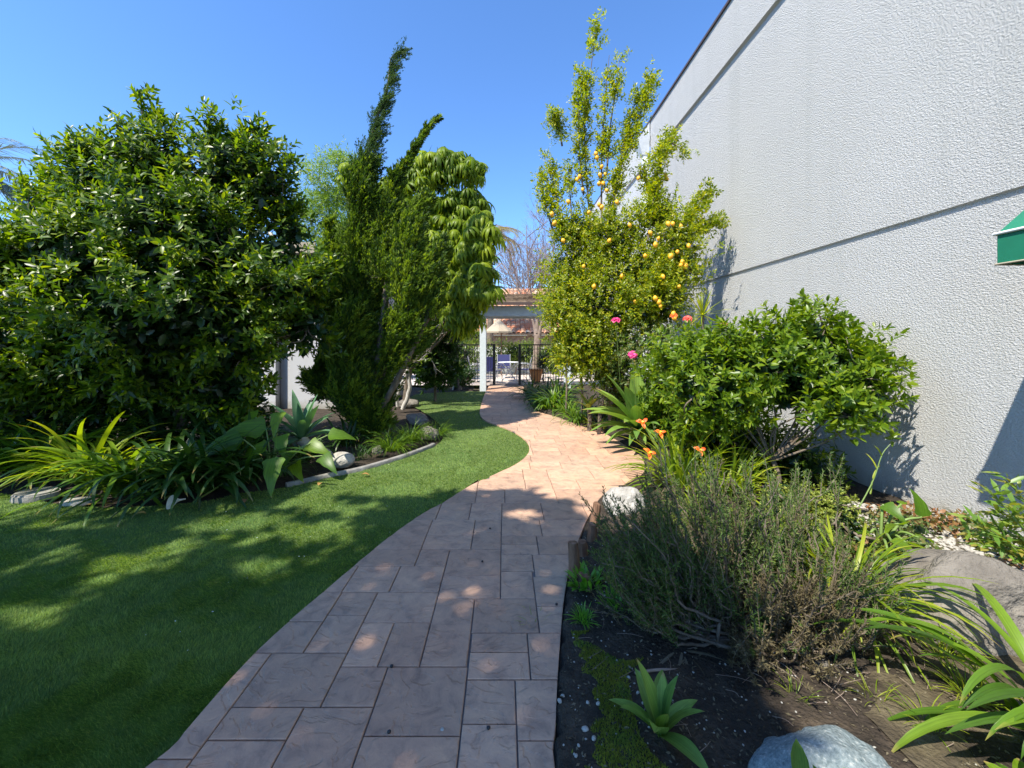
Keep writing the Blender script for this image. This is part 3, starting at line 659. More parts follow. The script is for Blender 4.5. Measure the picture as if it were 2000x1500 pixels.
Geo().tube([(xa - .008, y0a, za - .172), (xa - .008, y1a + .008, za - .172)], .006, 6).tube([(xa - .008, y1a + .008, za - .172), (XW, y1a + .008, za - .172)], .006, 6).obj('hem', M['cream'], aw)

# ------------------------------------------------------------------ low house behind the left tree
hs = thing('white_house', 'low white house with open porch behind the big left citrus tree', 'house', (-8, 10, 0))
yb = 9.6
box_obj('wall', at(548, 0, yb).x, at(735, 0, yb).x, yb, yb + 2.5, -.1, 3.5, M['stucco_fine'], hs)
box_obj('column', at(516, 0, yb).x, at(546.5, 0, yb).x, yb - .18, yb + .2, -.1, 3.42, M['stucco_fine'], hs)
for px in (172, -260): box_obj('column', at(px, 0, yb).x, at(px + 26, 0, yb).x, yb - .1, yb + .2, -.1, 3.42, M['white'], hs)
box_obj('back_wall', -16, at(545, 0, yb).x - .02, yb + 2.2, yb + 2.5, -.1, 3.5, M['dark'], hs)
box_obj('floor', -16, at(545, 0, yb).x - .02, yb - .3, yb + 2.2, -.1, .02, M['kerb'], hs)
rf = box_obj('roof', -16.5, at(632, 0, yb).x, yb - .45, yb + 3, 3.505, 3.6, M['kerb'], hs)
box_obj('fascia', -16.5, at(632, 0, yb).x + .03, yb - .5, yb - .452, 3.48, 3.72, M['cream'], hs)
# garden chair on the porch, mostly hidden
def patio_chair(name, label, pos, rot, group, sc=1.0):
    t = thing(name, label, 'chair', pos, group); t.rotation_euler.z = rot
    def sub(nm, g, m):
        V, Fc, T = g.get(); me = tri_mesh(nm, V, Fc, m, T, smooth=(nm == 'frame')); o = bpy.data.objects.new(nm, me); C.objects.link(o); o.parent = t; return o
    for s in (-1, 1):
        sub('frame', Geo().tube(curve([(.26, .27 * s, 0), (.24, .27 * s, .38), (.22, .27 * s, .62), (-.1, .27 * s, .66), (-.24, .27 * s, .62)], 4), .014, 6)
            .tube(curve([(-.3, .27 * s, 0), (-.22, .27 * s, .4), (-.36, .27 * s, .98)], 4), .014, 6), M['frame'])
    sub('seat', Geo().box(-.24, .25, -.255, .255, .41, .43), M['navy'])
    V = [(-.25, -.255, .46), (-.25, .255, .46), (-.37, .255, .96), (-.37, -.255, .96), (-.262, -.255, .457), (-.262, .255, .457), (-.382, .255, .957), (-.382, -.255, .957)]
    sub('backrest', Geo().add(V, [(0, 1, 2, 3), (4, 7, 6, 5), (0, 4, 5, 1), (1, 5, 6, 2), (2, 6, 7, 3), (3, 7, 4, 0)]), M['navy'])
    return t

# ------------------------------------------------------------------ gateway, fences, courtyard
gw = thing('gateway', 'pale grey painted gateway with shingled roof over the end of the path', 'gateway', (.6, 12.8, 0))
yg = 12.8
def gx(px, Y=yg): return (px - VX) / F0 * Y
box_obj('post', gx(937), gx(949.5), yg, yg + .2, -.05, 2.30, M['pergola'], gw, .008)
box_obj('post', gx(937, 14), gx(950, 14), 14, 14.16, -.05, 2.30, M['pergola'], gw, .008)
box_obj('post', 1.9, 2.1, yg, yg + .2, -.05, 2.30, M['pergola'], gw, .008)
box_obj('beam', gx(905), 2.35, yg - .03, yg + .09, 2.302, 2.63, M['pergola'], gw, .006)
box_obj('beam', gx(918), 2.3, 14, 14.12, 2.302, 2.63, M['pergola'], gw, .006)
for i in range(6):
    x = gx(930) + i * .55; box_obj('rafter', x, x + .09, yg + .095, 13.995, 2.40, 2.55, M['pergola'], gw)
rfv = [(gx(895), yg - .22, 2.66), (2.6, yg - .22, 2.66), (2.6, 14.3, 3.12), (gx(895), 14.3, 3.12)]
thick('roof', rfv, (0, -.3, 1), M['roof_brown'], gw, .05)
for r_ in range(7):          # courses of shingles
    t0 = r_ / 7; g = Geo(); xx = gx(895)
    while xx < 2.58:
        w = random.uniform(.12, .22); a = yg - .22 + t0 * 1.5; z = 2.72 + t0 * .45
        g.box(xx, min(xx + w - .008, 2.6), a, a + .26, z, z + random.uniform(.012, .03)); xx += w
    g.obj('shingle_course', M['roof_brown'], gw, 'stuff', smooth=False)
box_obj('fascia', gx(893), 2.62, yg - .27, yg - .225, 2.635, 2.725, M['brown'], gw)

def fence(label, x0, x1, Y, endpost):
    f = thing('iron_fence', label, 'fence', (x0, Y, 0), 'black iron fence panels by the gateway'); step = .095
    box_obj('rail', x0, x1, Y, Y + .03, 1.38, 1.42, M['black'], f); box_obj('rail', x0, x1, Y, Y + .03, .07, .10, M['black'], f)
    box_obj('rail', x0, x1, Y, Y + .03, 1.24, 1.26, M['black'], f)
    me = None; k = 0; x = x0 + step
    while x < x1 - .02:
        if me is None:
            o = box_obj('picket', -.008, .008, -.008, .008, .10, 1.38, M['black']); me = o.data; o.parent = f
        else: o = bpy.data.objects.new('picket', me); C.objects.link(o); o.parent = f
        o.location = (x - x0, .015, 0); x += step
    w = .045
    for xx in endpost: box_obj('post', xx - w, xx + w, Y - .03, Y + .06, -.05, 1.43, M['black'], f)
fence('black iron fence panel left of the gate opening, behind the grey post', gx(880, 14.5), gx(962, 14.5), 14.5, [gx(965, 14.5), gx(883, 14.5)])
fence('black iron fence panel right of the gate opening, under the lemon tree', gx(1018, 14.5), gx(1110, 14.5), 14.5, [gx(1015, 14.5)])

tb = thing('patio_table', 'small white patio table with crossed legs seen through the gate', 'table', tuple(gx(994, 15.9) if i == 0 else (15.9 if i == 1 else 0) for i in range(3)))
cx, cy = gx(994, 15.9), 15.9
g = Geo(); nS = 28; a = np.arange(nS) * 2 * np.pi / nS
Vt = np.concatenate([np.column_stack([cx + .42 * np.cos(a), cy + .42 * np.sin(a), np.full(nS, z)]) for z in (.70, .725)] + [[(cx, cy, .70), (cx, cy, .725)]])
Ft = [(i, (i + 1) % nS, nS + (i + 1) % nS) for i in range(nS)] + [(i, nS + (i + 1) % nS, nS + i) for i in range(nS)] + [((i + 1) % nS, i, 2 * nS) for i in range(nS)] + [(nS + i, nS + (i + 1) % nS, 2 * nS + 1) for i in range(nS)]
g.add(Vt, Ft).obj('table_top', M['white'], tb, smooth=False)
for sx_, sy_ in ((-1, -1), (1, -1), (-1, 1), (1, 1)):
    Geo().tube([(cx - .26 * sx_, cy + .26 * sy_, .70), (cx + .28 * sx_, cy + .28 * sy_, 0)], .016, 6).obj('leg', M['white'], tb)
G_ch = 'blue sling patio chairs round the small table'
patio_chair('patio_chair', 'blue sling chair at left behind the grey gateway post, side on', (gx(932, 15.6), 15.6, 0), R(5), G_ch)
patio_chair('patio_chair', 'blue sling chair between the grey post and the white table, back to us', (gx(962, 15.3), 15.3, 0), R(62), G_ch)
patio_chair('patio_chair', 'blue sling chair behind the white table', (gx(984, 17.2), 17.2, 0), R(-90), G_ch)
patio_chair('patio_chair', 'blue sling chair at the right of the white table behind the fence', (gx(1022, 16.2), 16.2, 0), R(176), G_ch)
# parasol
pr = thing('parasol', 'cream parasol standing over the courtyard tables beyond the gate', 'parasol', (gx(974, 18.5), 18.5, 0))
px_, py_ = gx(974, 18.5), 18.5
Geo().tube([(gx(979, 18.5), py_, 0), (gx(979, 18.5), py_, 2.5)], .022, 8).obj('pole', M['log'], pr)
g = Geo(); apex = (px_, py_, 2.55); rim = [(px_ + .62 * math.cos(k * math.pi / 4), py_ + .62 * math.sin(k * math.pi / 4), 1.98) for k in range(8)]
for k in range(8):
    a, b = rim[k], rim[(k + 1) % 8]; g.add([apex, a, b, (a[0], a[1], a[2] - .07), (b[0], b[1], b[2] - .07)], [(0, 1, 2), (1, 3, 4), (1, 4, 2)])
g.obj('canopy', M['cream'], pr, smooth=False)
# low white wall, hedge, roof of the far building
lw = box_obj('courtyard_wall', -3.5, 5, 20.0, 20.2, -.1, 1.25, M['white']); tag(lw, 'low white courtyard wall behind the table and chairs', 'wall')
def simple_bush(name, label, cat, ells, mat, ncl, per, k, leafL, tpl=T_SM, group=None, n_parts=0, jit=.08, up=.5, inner=0, innerL=None, trunk=None, bark='bark', ln=.08, shell=(.72, 1.03), a0=1.25, r0=.03, wid=1.0, inner_mat='citrus_dark', twigs=80):
    c0 = ells[0][0]; t = thing(name, label, cat, (c0[0], c0[1], 0) if trunk is None else tuple(trunk), group)
    cl, D, P, S = crown_points(ells, ncl, per, jit, up, shell)
    q = shoots(P, S, k, ln, leafL, a0); ok = q[0][:, 2] > .02
    q = tuple(a[ok] for a in q)
    leaf_parts(t, tpl, M[mat], *q, n=n_parts, wid=wid)
    if inner:
        V, Fc, T = inner_leaves(ells, inner, innerL or leafL * 1.3); tri_obj('inner_foliage', V, Fc, M[inner_mat], t, T, 'stuff')
    root = trunk if trunk is not None else (c0[0], c0[1], 0)
    limbs(t, root, ells, cl, M[bark], r0, twigs=twigs)
    return t
rng = np.random.default_rng(3)
simple_bush('hedge', 'clipped yellow green hedge along the low courtyard wall', 'hedge',
    [(np.array([x, 19.4, 1.0]), np.array([.55, .35, .62])) for x in np.arange(-3, 4, .7)], 'hedge', 500, 8, 6, .07, jit=.1, inner=900, innerL=.12)
rb = thing('clay_roof_building', 'far building with red clay tile roof beyond the courtyard', 'building', (0, 25, 0))
box_obj('wall', -9, 9, 24.5, 24.8, -.1, 1.9, M['roof_brown'], rb)
thick('roof', [(-9, 24.2, 1.9), (9, 24.2, 1.9), (9, 29, 5.1), (-9, 29, 5.1)], (0, -.55, 1), M['roof_brown'], rb, .08)
g = Geo()
for r_ in range(22):
    t0 = r_ / 22; xx = -6.0
    while xx < 6.5:
        w = .28; a = 24.15 + t0 * 4.8; z = 1.98 + t0 * 3.2
        ca = np.linspace(0, math.pi, 5); V = [(xx + w / 2 - w / 2 * math.cos(t), a + yy, z + .09 * math.sin(t) + zz) for yy, zz in ((0, .03), (.26, .17)) for t in ca]
        g.add(V, [(i, i + 1, i + 6, i + 5) for i in range(4)], random.random()); xx += w
g.obj('roof_tiles', M['roof_tile'], rb, 'stuff')
# smooth-barked bare tree in the courtyard
bt = thing('bare_tree', 'leafless tree with forked smooth trunk standing in the courtyard', 'tree', (gx(1050, 17), 17, 0))
g = Geo()
Yt = 17.0
g.tube(curve([at(1046, 745, Yt), at(1048, 700, Yt), at(1050, 668, Yt), at(1050, 655, Yt)], 5), np.linspace(.17, .15, 16), 10)
forks = [[(1049, 662), (1042, 630), (1030, 600), (1010, 560), (985, 520), (965, 495)], [(1051, 662), (1058, 630), (1066, 600), (1072, 560), (1080, 500), (1085, 450)], [(1050, 650), (1048, 610), (1035, 560), (1030, 500), (1028, 440)]]
ends = []
for f in forks:
    c = curve([at(p[0], p[1], Yt + i * .12 * (1 if f is forks[0] else -1)) for i, p in enumerate(f)], 5)
    g.tube(c, np.concatenate([np.linspace(.12, .05, 6), np.linspace(.045, .012, len(c) - 6)]), 8); ends.append(c)
g.obj('trunk', M['bark_tan'], bt)
g = Geo()
def twig(p, d, L, r, depth):
    d = d / np.linalg.norm(d); q = p + d * L * .5 + rng.normal(0, .08, 3) * L; e = p + d * L
    g.tube([p, q, e], [r, r * .75, r * .45], 3, False)
    if depth:
        for _ in range(4):
            s = rng.random() * .7 + .3; twig(p + (e - p) * s, d + rng.normal(0, .5, 3) + np.array([0, 0, .15]), L * .68, r * .55, depth - 1)
for c in ends:
    for i in range(6, len(c), 3): twig(c[i], rng.normal(0, .7, 3) + np.array([0, 0, .7]), 1.1, .02, 3)
g.obj('twigs', M['twig'], bt, 'stuff')
# second leafless tree farther back
bt2 = thing('bare_tree', 'thin leafless purple-brown tree farther off behind the clay tile roof', 'tree', (gx(1020, 32), 32, 0))
g = Geo(); base = np.array([gx(1035, 32), 32, 0]); g.tube([base, base + (0, 0, 3), base + (.1, 0, 5)], [.25, .2, .15], 8); g.obj('trunk', M['bark'], bt2); g = Geo()
for k in range(26): twig(base + np.array([0, 0, 3 + 2.5 * rng.random()]), np.array([rng.normal(0, .6), rng.normal(0, .3), 1.1]), 3.0, .05, 3)
g.obj('twigs', M['twig'], bt2, 'stuff')

def palm(label, pos, h, nf, fl, mat, seed=0, droop=1.0):
    r2 = random.Random(seed); t = thing('palm_tree', label, 'palm tree', pos)
    p = Vector(pos); Geo().tube(curve([p, p + Vector((.1, 0, h * .5)), p + Vector((0, 0, h))], 5), np.linspace(.2, .14, 11), 9).obj('trunk', M['bark'], t)
    for k in range(nf):
        az = k * 2.4 + r2.uniform(-.2, .2); el = r2.uniform(-.4, 1.25); g = Geo(); pts_ = []; x = z = 0; n_ = 12
        for i in range(n_ + 1):
            a = el - droop * 1.5 * (i / n_) ** 1.4
            if i: x += math.cos(a) * fl / n_; z += math.sin(a) * fl / n_
            pts_.append(np.array([math.cos(az) * x, math.sin(az) * x, z + h]) + np.array(pos))
        g.tube(pts_, np.linspace(.025, .006, n_ + 1), 4, False, .9)
        P = np.array(pts_); tg_ = nrm(np.gradient(P, axis=0)); side = nrm(np.cross(tg_, [0, 0, 1]))
        ii = np.repeat(np.linspace(1.5, n_, 34), 2); k0 = np.clip(ii.astype(int), 0, n_ - 1); fr = (ii - k0)[:, None]
        Q = P[k0] * (1 - fr) + P[np.minimum(k0 + 1, n_)] * fr; sg = np.tile([1, -1], 34)[:, None]
        X = side[k0] * sg * .9 + tg_[k0] * .8 + np.array([0, 0, -.35]) + rng.normal(0, .1, (68, 3))
        V, Fc, T = scatter(T_NEED, Q, X, np.tile([0, 0, 1.0], (68, 1)), fl * .32 * (1.05 - .5 * ii / n_), None, .7)
        g.add(V, Fc, T); g.obj('frond', M[mat], t)
palm('tan and green palm tree behind the gateway, right of the umbrella tree', (gx(955, 23), 23, 0), 7.4, 28, 2.2, 'palm', 4, 1.0)
palm('grey green palm tree with drooping fronds at the left edge of the sky', (gx(-75, 22), 22, 0), 11.0, 26, 4.2, 'palm_blue', 9, .8)

# pale yellow-green tree behind the juniper
simple_bush('pale_tree', 'pale yellow green feathery tree behind the low house', 'tree',
    [ell(625, 350, 15, .7, .7), ell(640, 360, 15, .9, 1.2), ell(610, 430, 15, 1.0, 1.0), ell(665, 330, 15, .6, .8), ell(650, 460, 15, 1.3, 1.0)], 'pale', 330, 10, 9, .16, tpl=T_LEAF, jit=.16, up=.2, trunk=Vector((gx(640, 15), 15, 0)), r0=.06, ln=.3, shell=(.3, 1.05), wid=.6)
# ------------------------------------------------------------------ big left citrus trees
rng = np.random.default_rng(11)
def big_tree(name, label, ells, mat, ncl, per, k, leafL, root, n_parts, inner, r0, up=.55, jit=.10, spikes=(), ln=.17, shell=(.66, 1.07), tpl=T_LEAF, group=None, wid=1.0):
    t = thing(name, label, 'tree', tuple(root), group)
    cl, D, P, S = crown_points(ells, ncl, per, jit, up, shell)
    for sp in spikes:
        a, b, m, rad = np.array(sp[0]), np.array(sp[1]), sp[2], sp[3]
        s = rng.random((m, 1)); P = np.concatenate([P, a + (b - a) * s + rng.normal(0, 1, (m, 3)) * rad * (1.15 - s)])
        S = np.concatenate([S, nrm((b - a) + rng.normal(0, .5, (m, 3)) * np.linalg.norm(b - a))])
        cl = np.concatenate([cl, [(a + b) / 2, b]])
    q = shoots(P, S, k, ln, leafL); ok = q[0][:, 2] > .05; q = tuple(a[ok] for a in q)
    leaf_parts(t, tpl, M[mat], *q, n=n_parts, wid=wid)
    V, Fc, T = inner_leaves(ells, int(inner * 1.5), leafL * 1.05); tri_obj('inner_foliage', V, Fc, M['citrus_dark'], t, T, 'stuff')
    limbs(t, root, ells, cl, M['bark'], r0, twigs=200)
    return t
A = lambda px, py, Y: tuple(at(px, py, Y))
big_tree('citrus_tree', 'large dense glossy citrus tree filling the left of the view before the house',
    [ell(270, 330, 5.6, .72, .65), ell(205, 390, 5.5, .7, .7), ell(450, 340, 5.7, .75, .65), ell(520, 370, 5.7, .5, .5), ell(330, 470, 5.3, 1.3, .85, 1.0), ell(170, 510, 5.0, .9, .55, .8),
     ell(480, 520, 5.4, .9, .7, .9), ell(300, 600, 5.0, 1.3, .75, .9), ell(540, 590, 5.5, .65, .6, .7), ell(120, 620, 5.0, .9, .7, .8), ell(440, 660, 5.3, .8, .55, .8), ell(585, 530, 5.8, .35, .35), ell(600, 640, 5.6, .42, .5), ell(600, 550, 5.7, .42, .4), ell(560, 460, 5.8, .35, .4), ell(250, 720, 5.3, 1.1, .5, .7), ell(440, 760, 5.5, .7, .4), ell(130, 760, 5.4, .7, .4)],
    'citrus', 460, 12, 9, .128, gnd(350, 880) + Vector((0, 0, -.02)), 300, 12000, .07,
    spikes=[(A(282, 300, 5.6), A(276, 178, 5.6), 40, .11), (A(300, 300, 5.6), A(318, 232, 5.6), 20, .12), (A(240, 310, 5.6), A(232, 235, 5.5), 16, .09), (A(418, 330, 5.6), A(408, 232, 5.6), 36, .12), (A(470, 320, 5.6), A(495, 255, 5.6), 30, .13), (A(150, 330, 5.5), A(150, 268, 5.5), 24, .1), (A(540, 340, 5.7), A(566, 310, 5.7), 14, .1), (A(185, 330, 5.5), A(200, 265, 5.5), 16, .1), (A(450, 560, 4.9), A(505, 500, 4.7), 14, .12), (A(560, 560, 5.0), A(575, 540, 4.9), 10, .1)])
big_tree('citrus_tree', 'smaller yellowish citrus tree cut by the left edge, lower than the big one',
    [ell(40, 480, 5.0, .6, .38, .8), ell(-60, 520, 4.9, .9, .8), ell(90, 400, 5.8, .45, .4), ell(10, 600, 4.9, .8, .6), ell(-40, 700, 4.9, .8, .6), ell(30, 690, 4.9, .5, .45)],
    'shrub', 170, 9, 9, .105, gnd(-40, 900), 200, 3500, .06, spikes=[(A(60, 400, 5.2), A(52, 360, 5.2), 18, .1), (A(110, 390, 5.6), A(105, 340, 5.6), 10, .08)])
# dark understorey under the trees
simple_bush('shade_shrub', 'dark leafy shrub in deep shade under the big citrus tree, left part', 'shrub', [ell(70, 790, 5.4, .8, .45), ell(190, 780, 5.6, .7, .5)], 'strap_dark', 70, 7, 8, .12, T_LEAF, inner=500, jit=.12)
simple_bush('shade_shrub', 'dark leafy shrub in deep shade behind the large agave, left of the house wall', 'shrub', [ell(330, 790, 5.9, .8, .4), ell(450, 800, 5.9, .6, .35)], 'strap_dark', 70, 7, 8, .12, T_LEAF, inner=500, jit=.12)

# ------------------------------------------------------------------ twisted juniper
rng = np.random.default_rng(21)
jt = thing('juniper_tree', 'tall twisted juniper with a long curling spire leaning right', 'conifer', tuple(gnd(720, 850)))
YJ = 7.0
def axis_pts(axis, n):        # axis: (px, py, Y, radius m)
    c = np.array([(*at(a[0], a[1], a[2]), a[3]) for a in axis]); seg = np.linalg.norm(np.diff(c[:, :3], axis=0), axis=1) * (c[:-1, 3] + c[1:, 3] + .1)
    pk = seg / seg.sum(); i = rng.choice(len(seg), n, p=pk); t = rng.random(n)[:, None]; q = c[i] * (1 - t) + c[i + 1] * t
    return q, nrm(c[i, :3] - c[i + 1, :3])
def plumes(q, D, per, L, sweep=.9, tpl=T_SM, side=0.0, lmin=.09):
    """foliage plumes: clumps of fine scale-leaved sprays that sweep upward"""
    n = len(q); u = nrm(rng.normal(size=(n, 3))); r = q[:, 3:4]; base = q[:, :3] + u * r * rng.uniform(.15, .72, (n, 1)) * (.75 + .45 * np.sin(q[:, 2:3] * 8 + q[:, 0:1] * 7))
    out = nrm(u * .75 + D * sweep + np.array([.38 + side, 0, .22]) + rng.normal(0, .22 + side * .25, (n, 3)))
    lp = np.clip(r * .8 + .06, lmin, .32) * rng.uniform(.7, 1.25, (n, 1))
    B = np.repeat(base, per, 0); O = np.repeat(out, per, 0); s = rng.random((n * per, 1)); lq = np.repeat(lp, per, 0)
    P = B + O * s * lq + np.array([.02, 0, .03]) * s * s + rng.normal(0, 1, (n * per, 3)) * (lq * .11 * (1.08 - s) + .003)
    X = nrm(O + rng.normal(0, .38, (n * per, 3)) + np.array([.1, 0, .15])); Z = rng.normal(size=(n * per, 3))
    T = np.clip(np.repeat(rng.random(n), per) * .82 + .16 * rng.random(n * per), 0, .99)
    return P, X, Z, L * rng.uniform(.6, 1.3, n * per), T
T_SPRAY = (np.array([(0, 0, 0), (.4, -.16, .03), (1, 0, 0), (.4, .16, .03), (.25, -.1, -.12), (.8, .05, .2)], float), np.array([(0, 1, 2), (0, 2, 3), (0, 4, 5)]))
ax_top = [(788, 100, YJ, .004), (772, 106, YJ, .03), (763, 118, YJ, .045), (760, 150, YJ, .06), (752, 190, YJ, .10), (738, 225, YJ, .13), (728, 262, YJ, .17), (718, 300, YJ, .20), (708, 340, YJ, .25)]
ax_body = [(708, 335, YJ, .30), (702, 400, YJ, .32), (700, 480, YJ, .38), (705, 580, YJ, .46), (700, 680, YJ, .50), (715, 780, YJ - .2, .48), (730, 860, YJ - .3, .42)]
ax_2 = [(850, 234, YJ, .004), (832, 252, YJ, .02), (818, 275, YJ, .03), (800, 305, YJ, .05), (775, 345, YJ, .09), (758, 400, YJ, .18), (748, 470, YJ, .34), (755, 560, YJ - .2, .44)]
ax_3 = [(838, 390, YJ + .1, .05), (810, 415, YJ, .18), (790, 480, YJ - .2, .30), (800, 560, YJ - .4, .38), (785, 640, YJ - .4, .38), (750, 720, YJ - .3, .36)]
ax_4 = [(628, 490, YJ, .08), (640, 550, YJ, .24), (645, 620, YJ, .28), (640, 690, YJ - .1, .2), (610, 745, YJ - .2, .16), (650, 780, YJ - .3, .26)]
ax_5 = [(862, 470, YJ - .2, .05), (845, 510, YJ - .3, .14), (830, 560, YJ - .4, .22), (835, 620, YJ - .4, .18)]
ax_7 = [(690, 620, YJ - .4, .3), (672, 700, YJ - .5, .36), (690, 790, YJ - .6, .38), (735, 850, YJ - .6, .30)]
ax_8 = [(870, 490, YJ, .04), (850, 520, YJ, .14), (830, 570, YJ - .1, .24), (810, 630, YJ - .2, .28), (800, 690, YJ - .3, .26)]
ax_6 = [(640, 440, YJ + .2, .06), (650, 490, YJ + .2, .18), (670, 560, YJ, .28)]
for axs, m, L, mat in ((ax_top, 470, .036, 'juniper_top'), (ax_body, 2300, 0.068, 'juniper'), (ax_2, 950, 0.060, 'juniper'), (ax_3, 1500, 0.065, 'juniper'), (ax_4, 950, 0.065, 'juniper'), (ax_5, 300, 0.062, 'juniper'), (ax_6, 330, 0.062, 'juniper'), (ax_7, 900, 0.065, 'juniper'), (ax_8, 600, 0.065, 'juniper')):
    q, D = axis_pts(axs, m); P, X, Z, Ls, T = plumes(q, D, 34, L, *((.45, T_SM, .45, .17) if mat == 'juniper_top' else ()))
    ok = P[:, 2] > .05; V, Fc, T2 = scatter(T_SPRAY, P[ok], X[ok], Z[ok], Ls[ok], T[ok]); tri_obj('foliage', V, Fc, M[mat], jt, T2, 'stuff')
g = Geo()
for axs in (ax_top + ax_body[1:], ax_2, ax_3, ax_4, ax_5): 
    c = curve([at(a[0], a[1], a[2]) for a in axs] + ([tuple(gnd(718, 852))] if axs is not ax_top else []), 4)
    g.tube(c, np.linspace(.006, .055, len(c)), 7)
g.obj('trunk', M['bark'], jt)
# black core keeps a dense crown from showing daylight: real inner dead twigs
g = Geo()
for axs in (ax_body, ax_3, ax_2):
    q, D = axis_pts(axs, 220)
    for i in range(220):
        o = nrm(rng.normal(size=3)) * q[i, 3] * .8; g.tube([q[i, :3], q[i, :3] + o + D[i] * .1], [.008, .003], 3, False)
g.obj('branches', M['bark'], jt, 'stuff')

# ------------------------------------------------------------------ umbrella tree (schefflera)
rng = np.random.default_rng(31)
st_ = thing('umbrella_tree', 'tall umbrella tree with drooping palmate leaves behind the juniper', 'tree', (gx(792, 9.7), 9.7, 0))
lt = blade(.30, 2.0, .17, 7, -.35, 'oval', power=.8)
lt2 = blade(.10, 1.7, .16, 7, -.35, 'oval', power=.75)
def palmate(bl, n, seed):
    r2 = random.Random(seed); g = Geo()
    for i in range(n):
        a = i * 6.2832 / n + r2.uniform(-.15, .15); s = r2.uniform(.8, 1.05)
        A_ = np.array(Matrix.Rotation(a, 3, 'Z') @ Matrix.Scale(s, 3)); g.add(bl[0] @ A_.T, bl[1], r2.random() * .25)
    g.tube([(0, 0, -.02), (-.1, 0, .02), (-.5, .1, -.25)], [.018, .018, .02], 5, False, .9)
    return g.get()
pm = [tri_mesh('leaf', *palmate(b, n, i)[:2], M['schef'], palmate(b, n, i)[2]) for i, (b, n) in enumerate([(lt, 12), (lt, 10), (lt2, 11), (lt2, 13)])]
se = [ell(895, 335, 9.2, .65, .45), ell(835, 350, 9.2, .6, .5), ell(780, 370, 9.3, .5, .4), ell(905, 410, 9.2, .6, .6), ell(820, 430, 9.2, .75, .6), ell(880, 480, 9.0, .7, .7), ell(925, 500, 8.5, .45, .5), ell(880, 560, 8.9, .65, .6), ell(830, 540, 9.4, .6, .7), ell(915, 560, 8.5, .4, .4), ell(942, 455, 8.4, .36, .5), ell(940, 545, 8.3, .34, .5), ell(905, 610, 8.6, .42, .4), ell(860, 330, 9.2, .8, .5), ell(692, 350, 9.6, .5, .55), ell(760, 380, 9.6, .5, .35), ell(885, 640, 9.5, .4, .4)]
cl, D, P, S = crown_points(se, 2100, 1, .06, .4, (.72, 1.02), .70)
off = np.array(wloc(st_)); order = np.argsort(P[:, 1] - .4 * D[:, 2] + rng.normal(0, .15, len(P)))
gj = Geo(); pgeo = [palmate(b, n, i + 7) for i, (b, n) in enumerate([(lt, 10), (lt2, 9), (lt, 8)])]
for cnt, i in enumerate(order[:1150]):
    s = random.uniform(.24, .44); q = Vector(tuple(D[i] * .5 + np.array([0, 0, 1]) + rng.normal(0, .22, 3))).to_track_quat('Z', 'X').to_matrix().to_4x4()
    mx = q @ Matrix.Rotation(random.uniform(0, 6.28), 4, 'Z') @ Matrix.Diagonal((s * random.uniform(.85, 1.15), s * random.uniform(.85, 1.15), s * random.uniform(.75, 1.2), 1))
    if cnt < 290:
        o = bpy.data.objects.new('leaf', random.choice(pm)); C.objects.link(o); o.parent = st_; o.matrix_basis = Matrix.Translation(Vector(tuple(P[i] - off))) @ mx
    else:
        V0, F_, T_ = random.choice(pgeo); gj.add(V0 @ np.array(mx)[:3, :3].T + P[i], F_, np.clip(T_ + random.random() * .7, 0, .99))
gj.obj('foliage', M['schef'], st_, 'stuff')
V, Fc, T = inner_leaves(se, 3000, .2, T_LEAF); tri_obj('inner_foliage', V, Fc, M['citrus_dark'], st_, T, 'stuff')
limbs(st_, Vector((gx(792, 9.7), 9.7, 0)), se, cl, M['bark'], .07, twigs=120, twr=.008)

# pale-barked shrub with bare branches in front of the umbrella tree
pb = thing('frangipani_shrub', 'pale grey trunked shrub with nearly bare twisting branches right of the juniper', 'shrub', tuple(gnd(785, 800)))
Yp = gnd(785, 800).y; g = Geo()
segs = [([(786, 800), (800, 760), (796, 720), (800, 690)], .05, .035), ([(776, 795), (778, 765), (790, 740), (797, 722)], .035, .025), ([(800, 692), (812, 650), (845, 640), (880, 625), (905, 600)], .028, .006), ([(800, 692), (790, 650), (805, 610), (830, 560), (862, 500)], .028, .006),
        ([(798, 700), (785, 660), (783, 620), (790, 560), (785, 500)], .022, .005), ([(812, 652), (850, 655), (890, 640), (912, 625)], .014, .004), ([(805, 612), (820, 600), (850, 590), (870, 560)], .014, .004), ([(830, 562), (826, 530), (840, 500)], .012, .004), ([(845, 640), (860, 600), (880, 590)], .012, .004), ([(796, 720), (815, 705), (840, 700)], .01, .003), ([(790, 560), (770, 540), (765, 500)], .01, .003)]
tips = []
for s, ra, rb_ in segs:
    c = curve([at(p[0], p[1], Yp - .1 - .05 * i) for i, p in enumerate(s)], 5); c += rng.normal(0, .008, c.shape); g.tube(c, np.linspace(ra, rb_, len(c)), 7); tips.append(c)
g.obj('trunk', M['bark_pale'], pb); g = Geo()
for c in tips[2:]:
    for i in range(4, len(c), 2): twig(c[i], rng.normal(0, .6, 3) + np.array([.3, -.1, .6]), .32, .007, 1)
g.obj('twigs', M['bark_pale'], pb, 'stuff')
q = np.concatenate([c[-6:] for c in tips[2:]]); P = np.repeat(q, 5, 0) + rng.normal(0, .06, (len(q) * 5, 3)); n = len(P)
leaf_parts(pb, T_LEAF, M['shrub'], P, rng.normal(0, .7, (n, 3)) + np.array([.2, -.2, .2]), np.tile([0, -.3, 1.0], (n, 1)), rng.uniform(.05, .10, n), n=80)
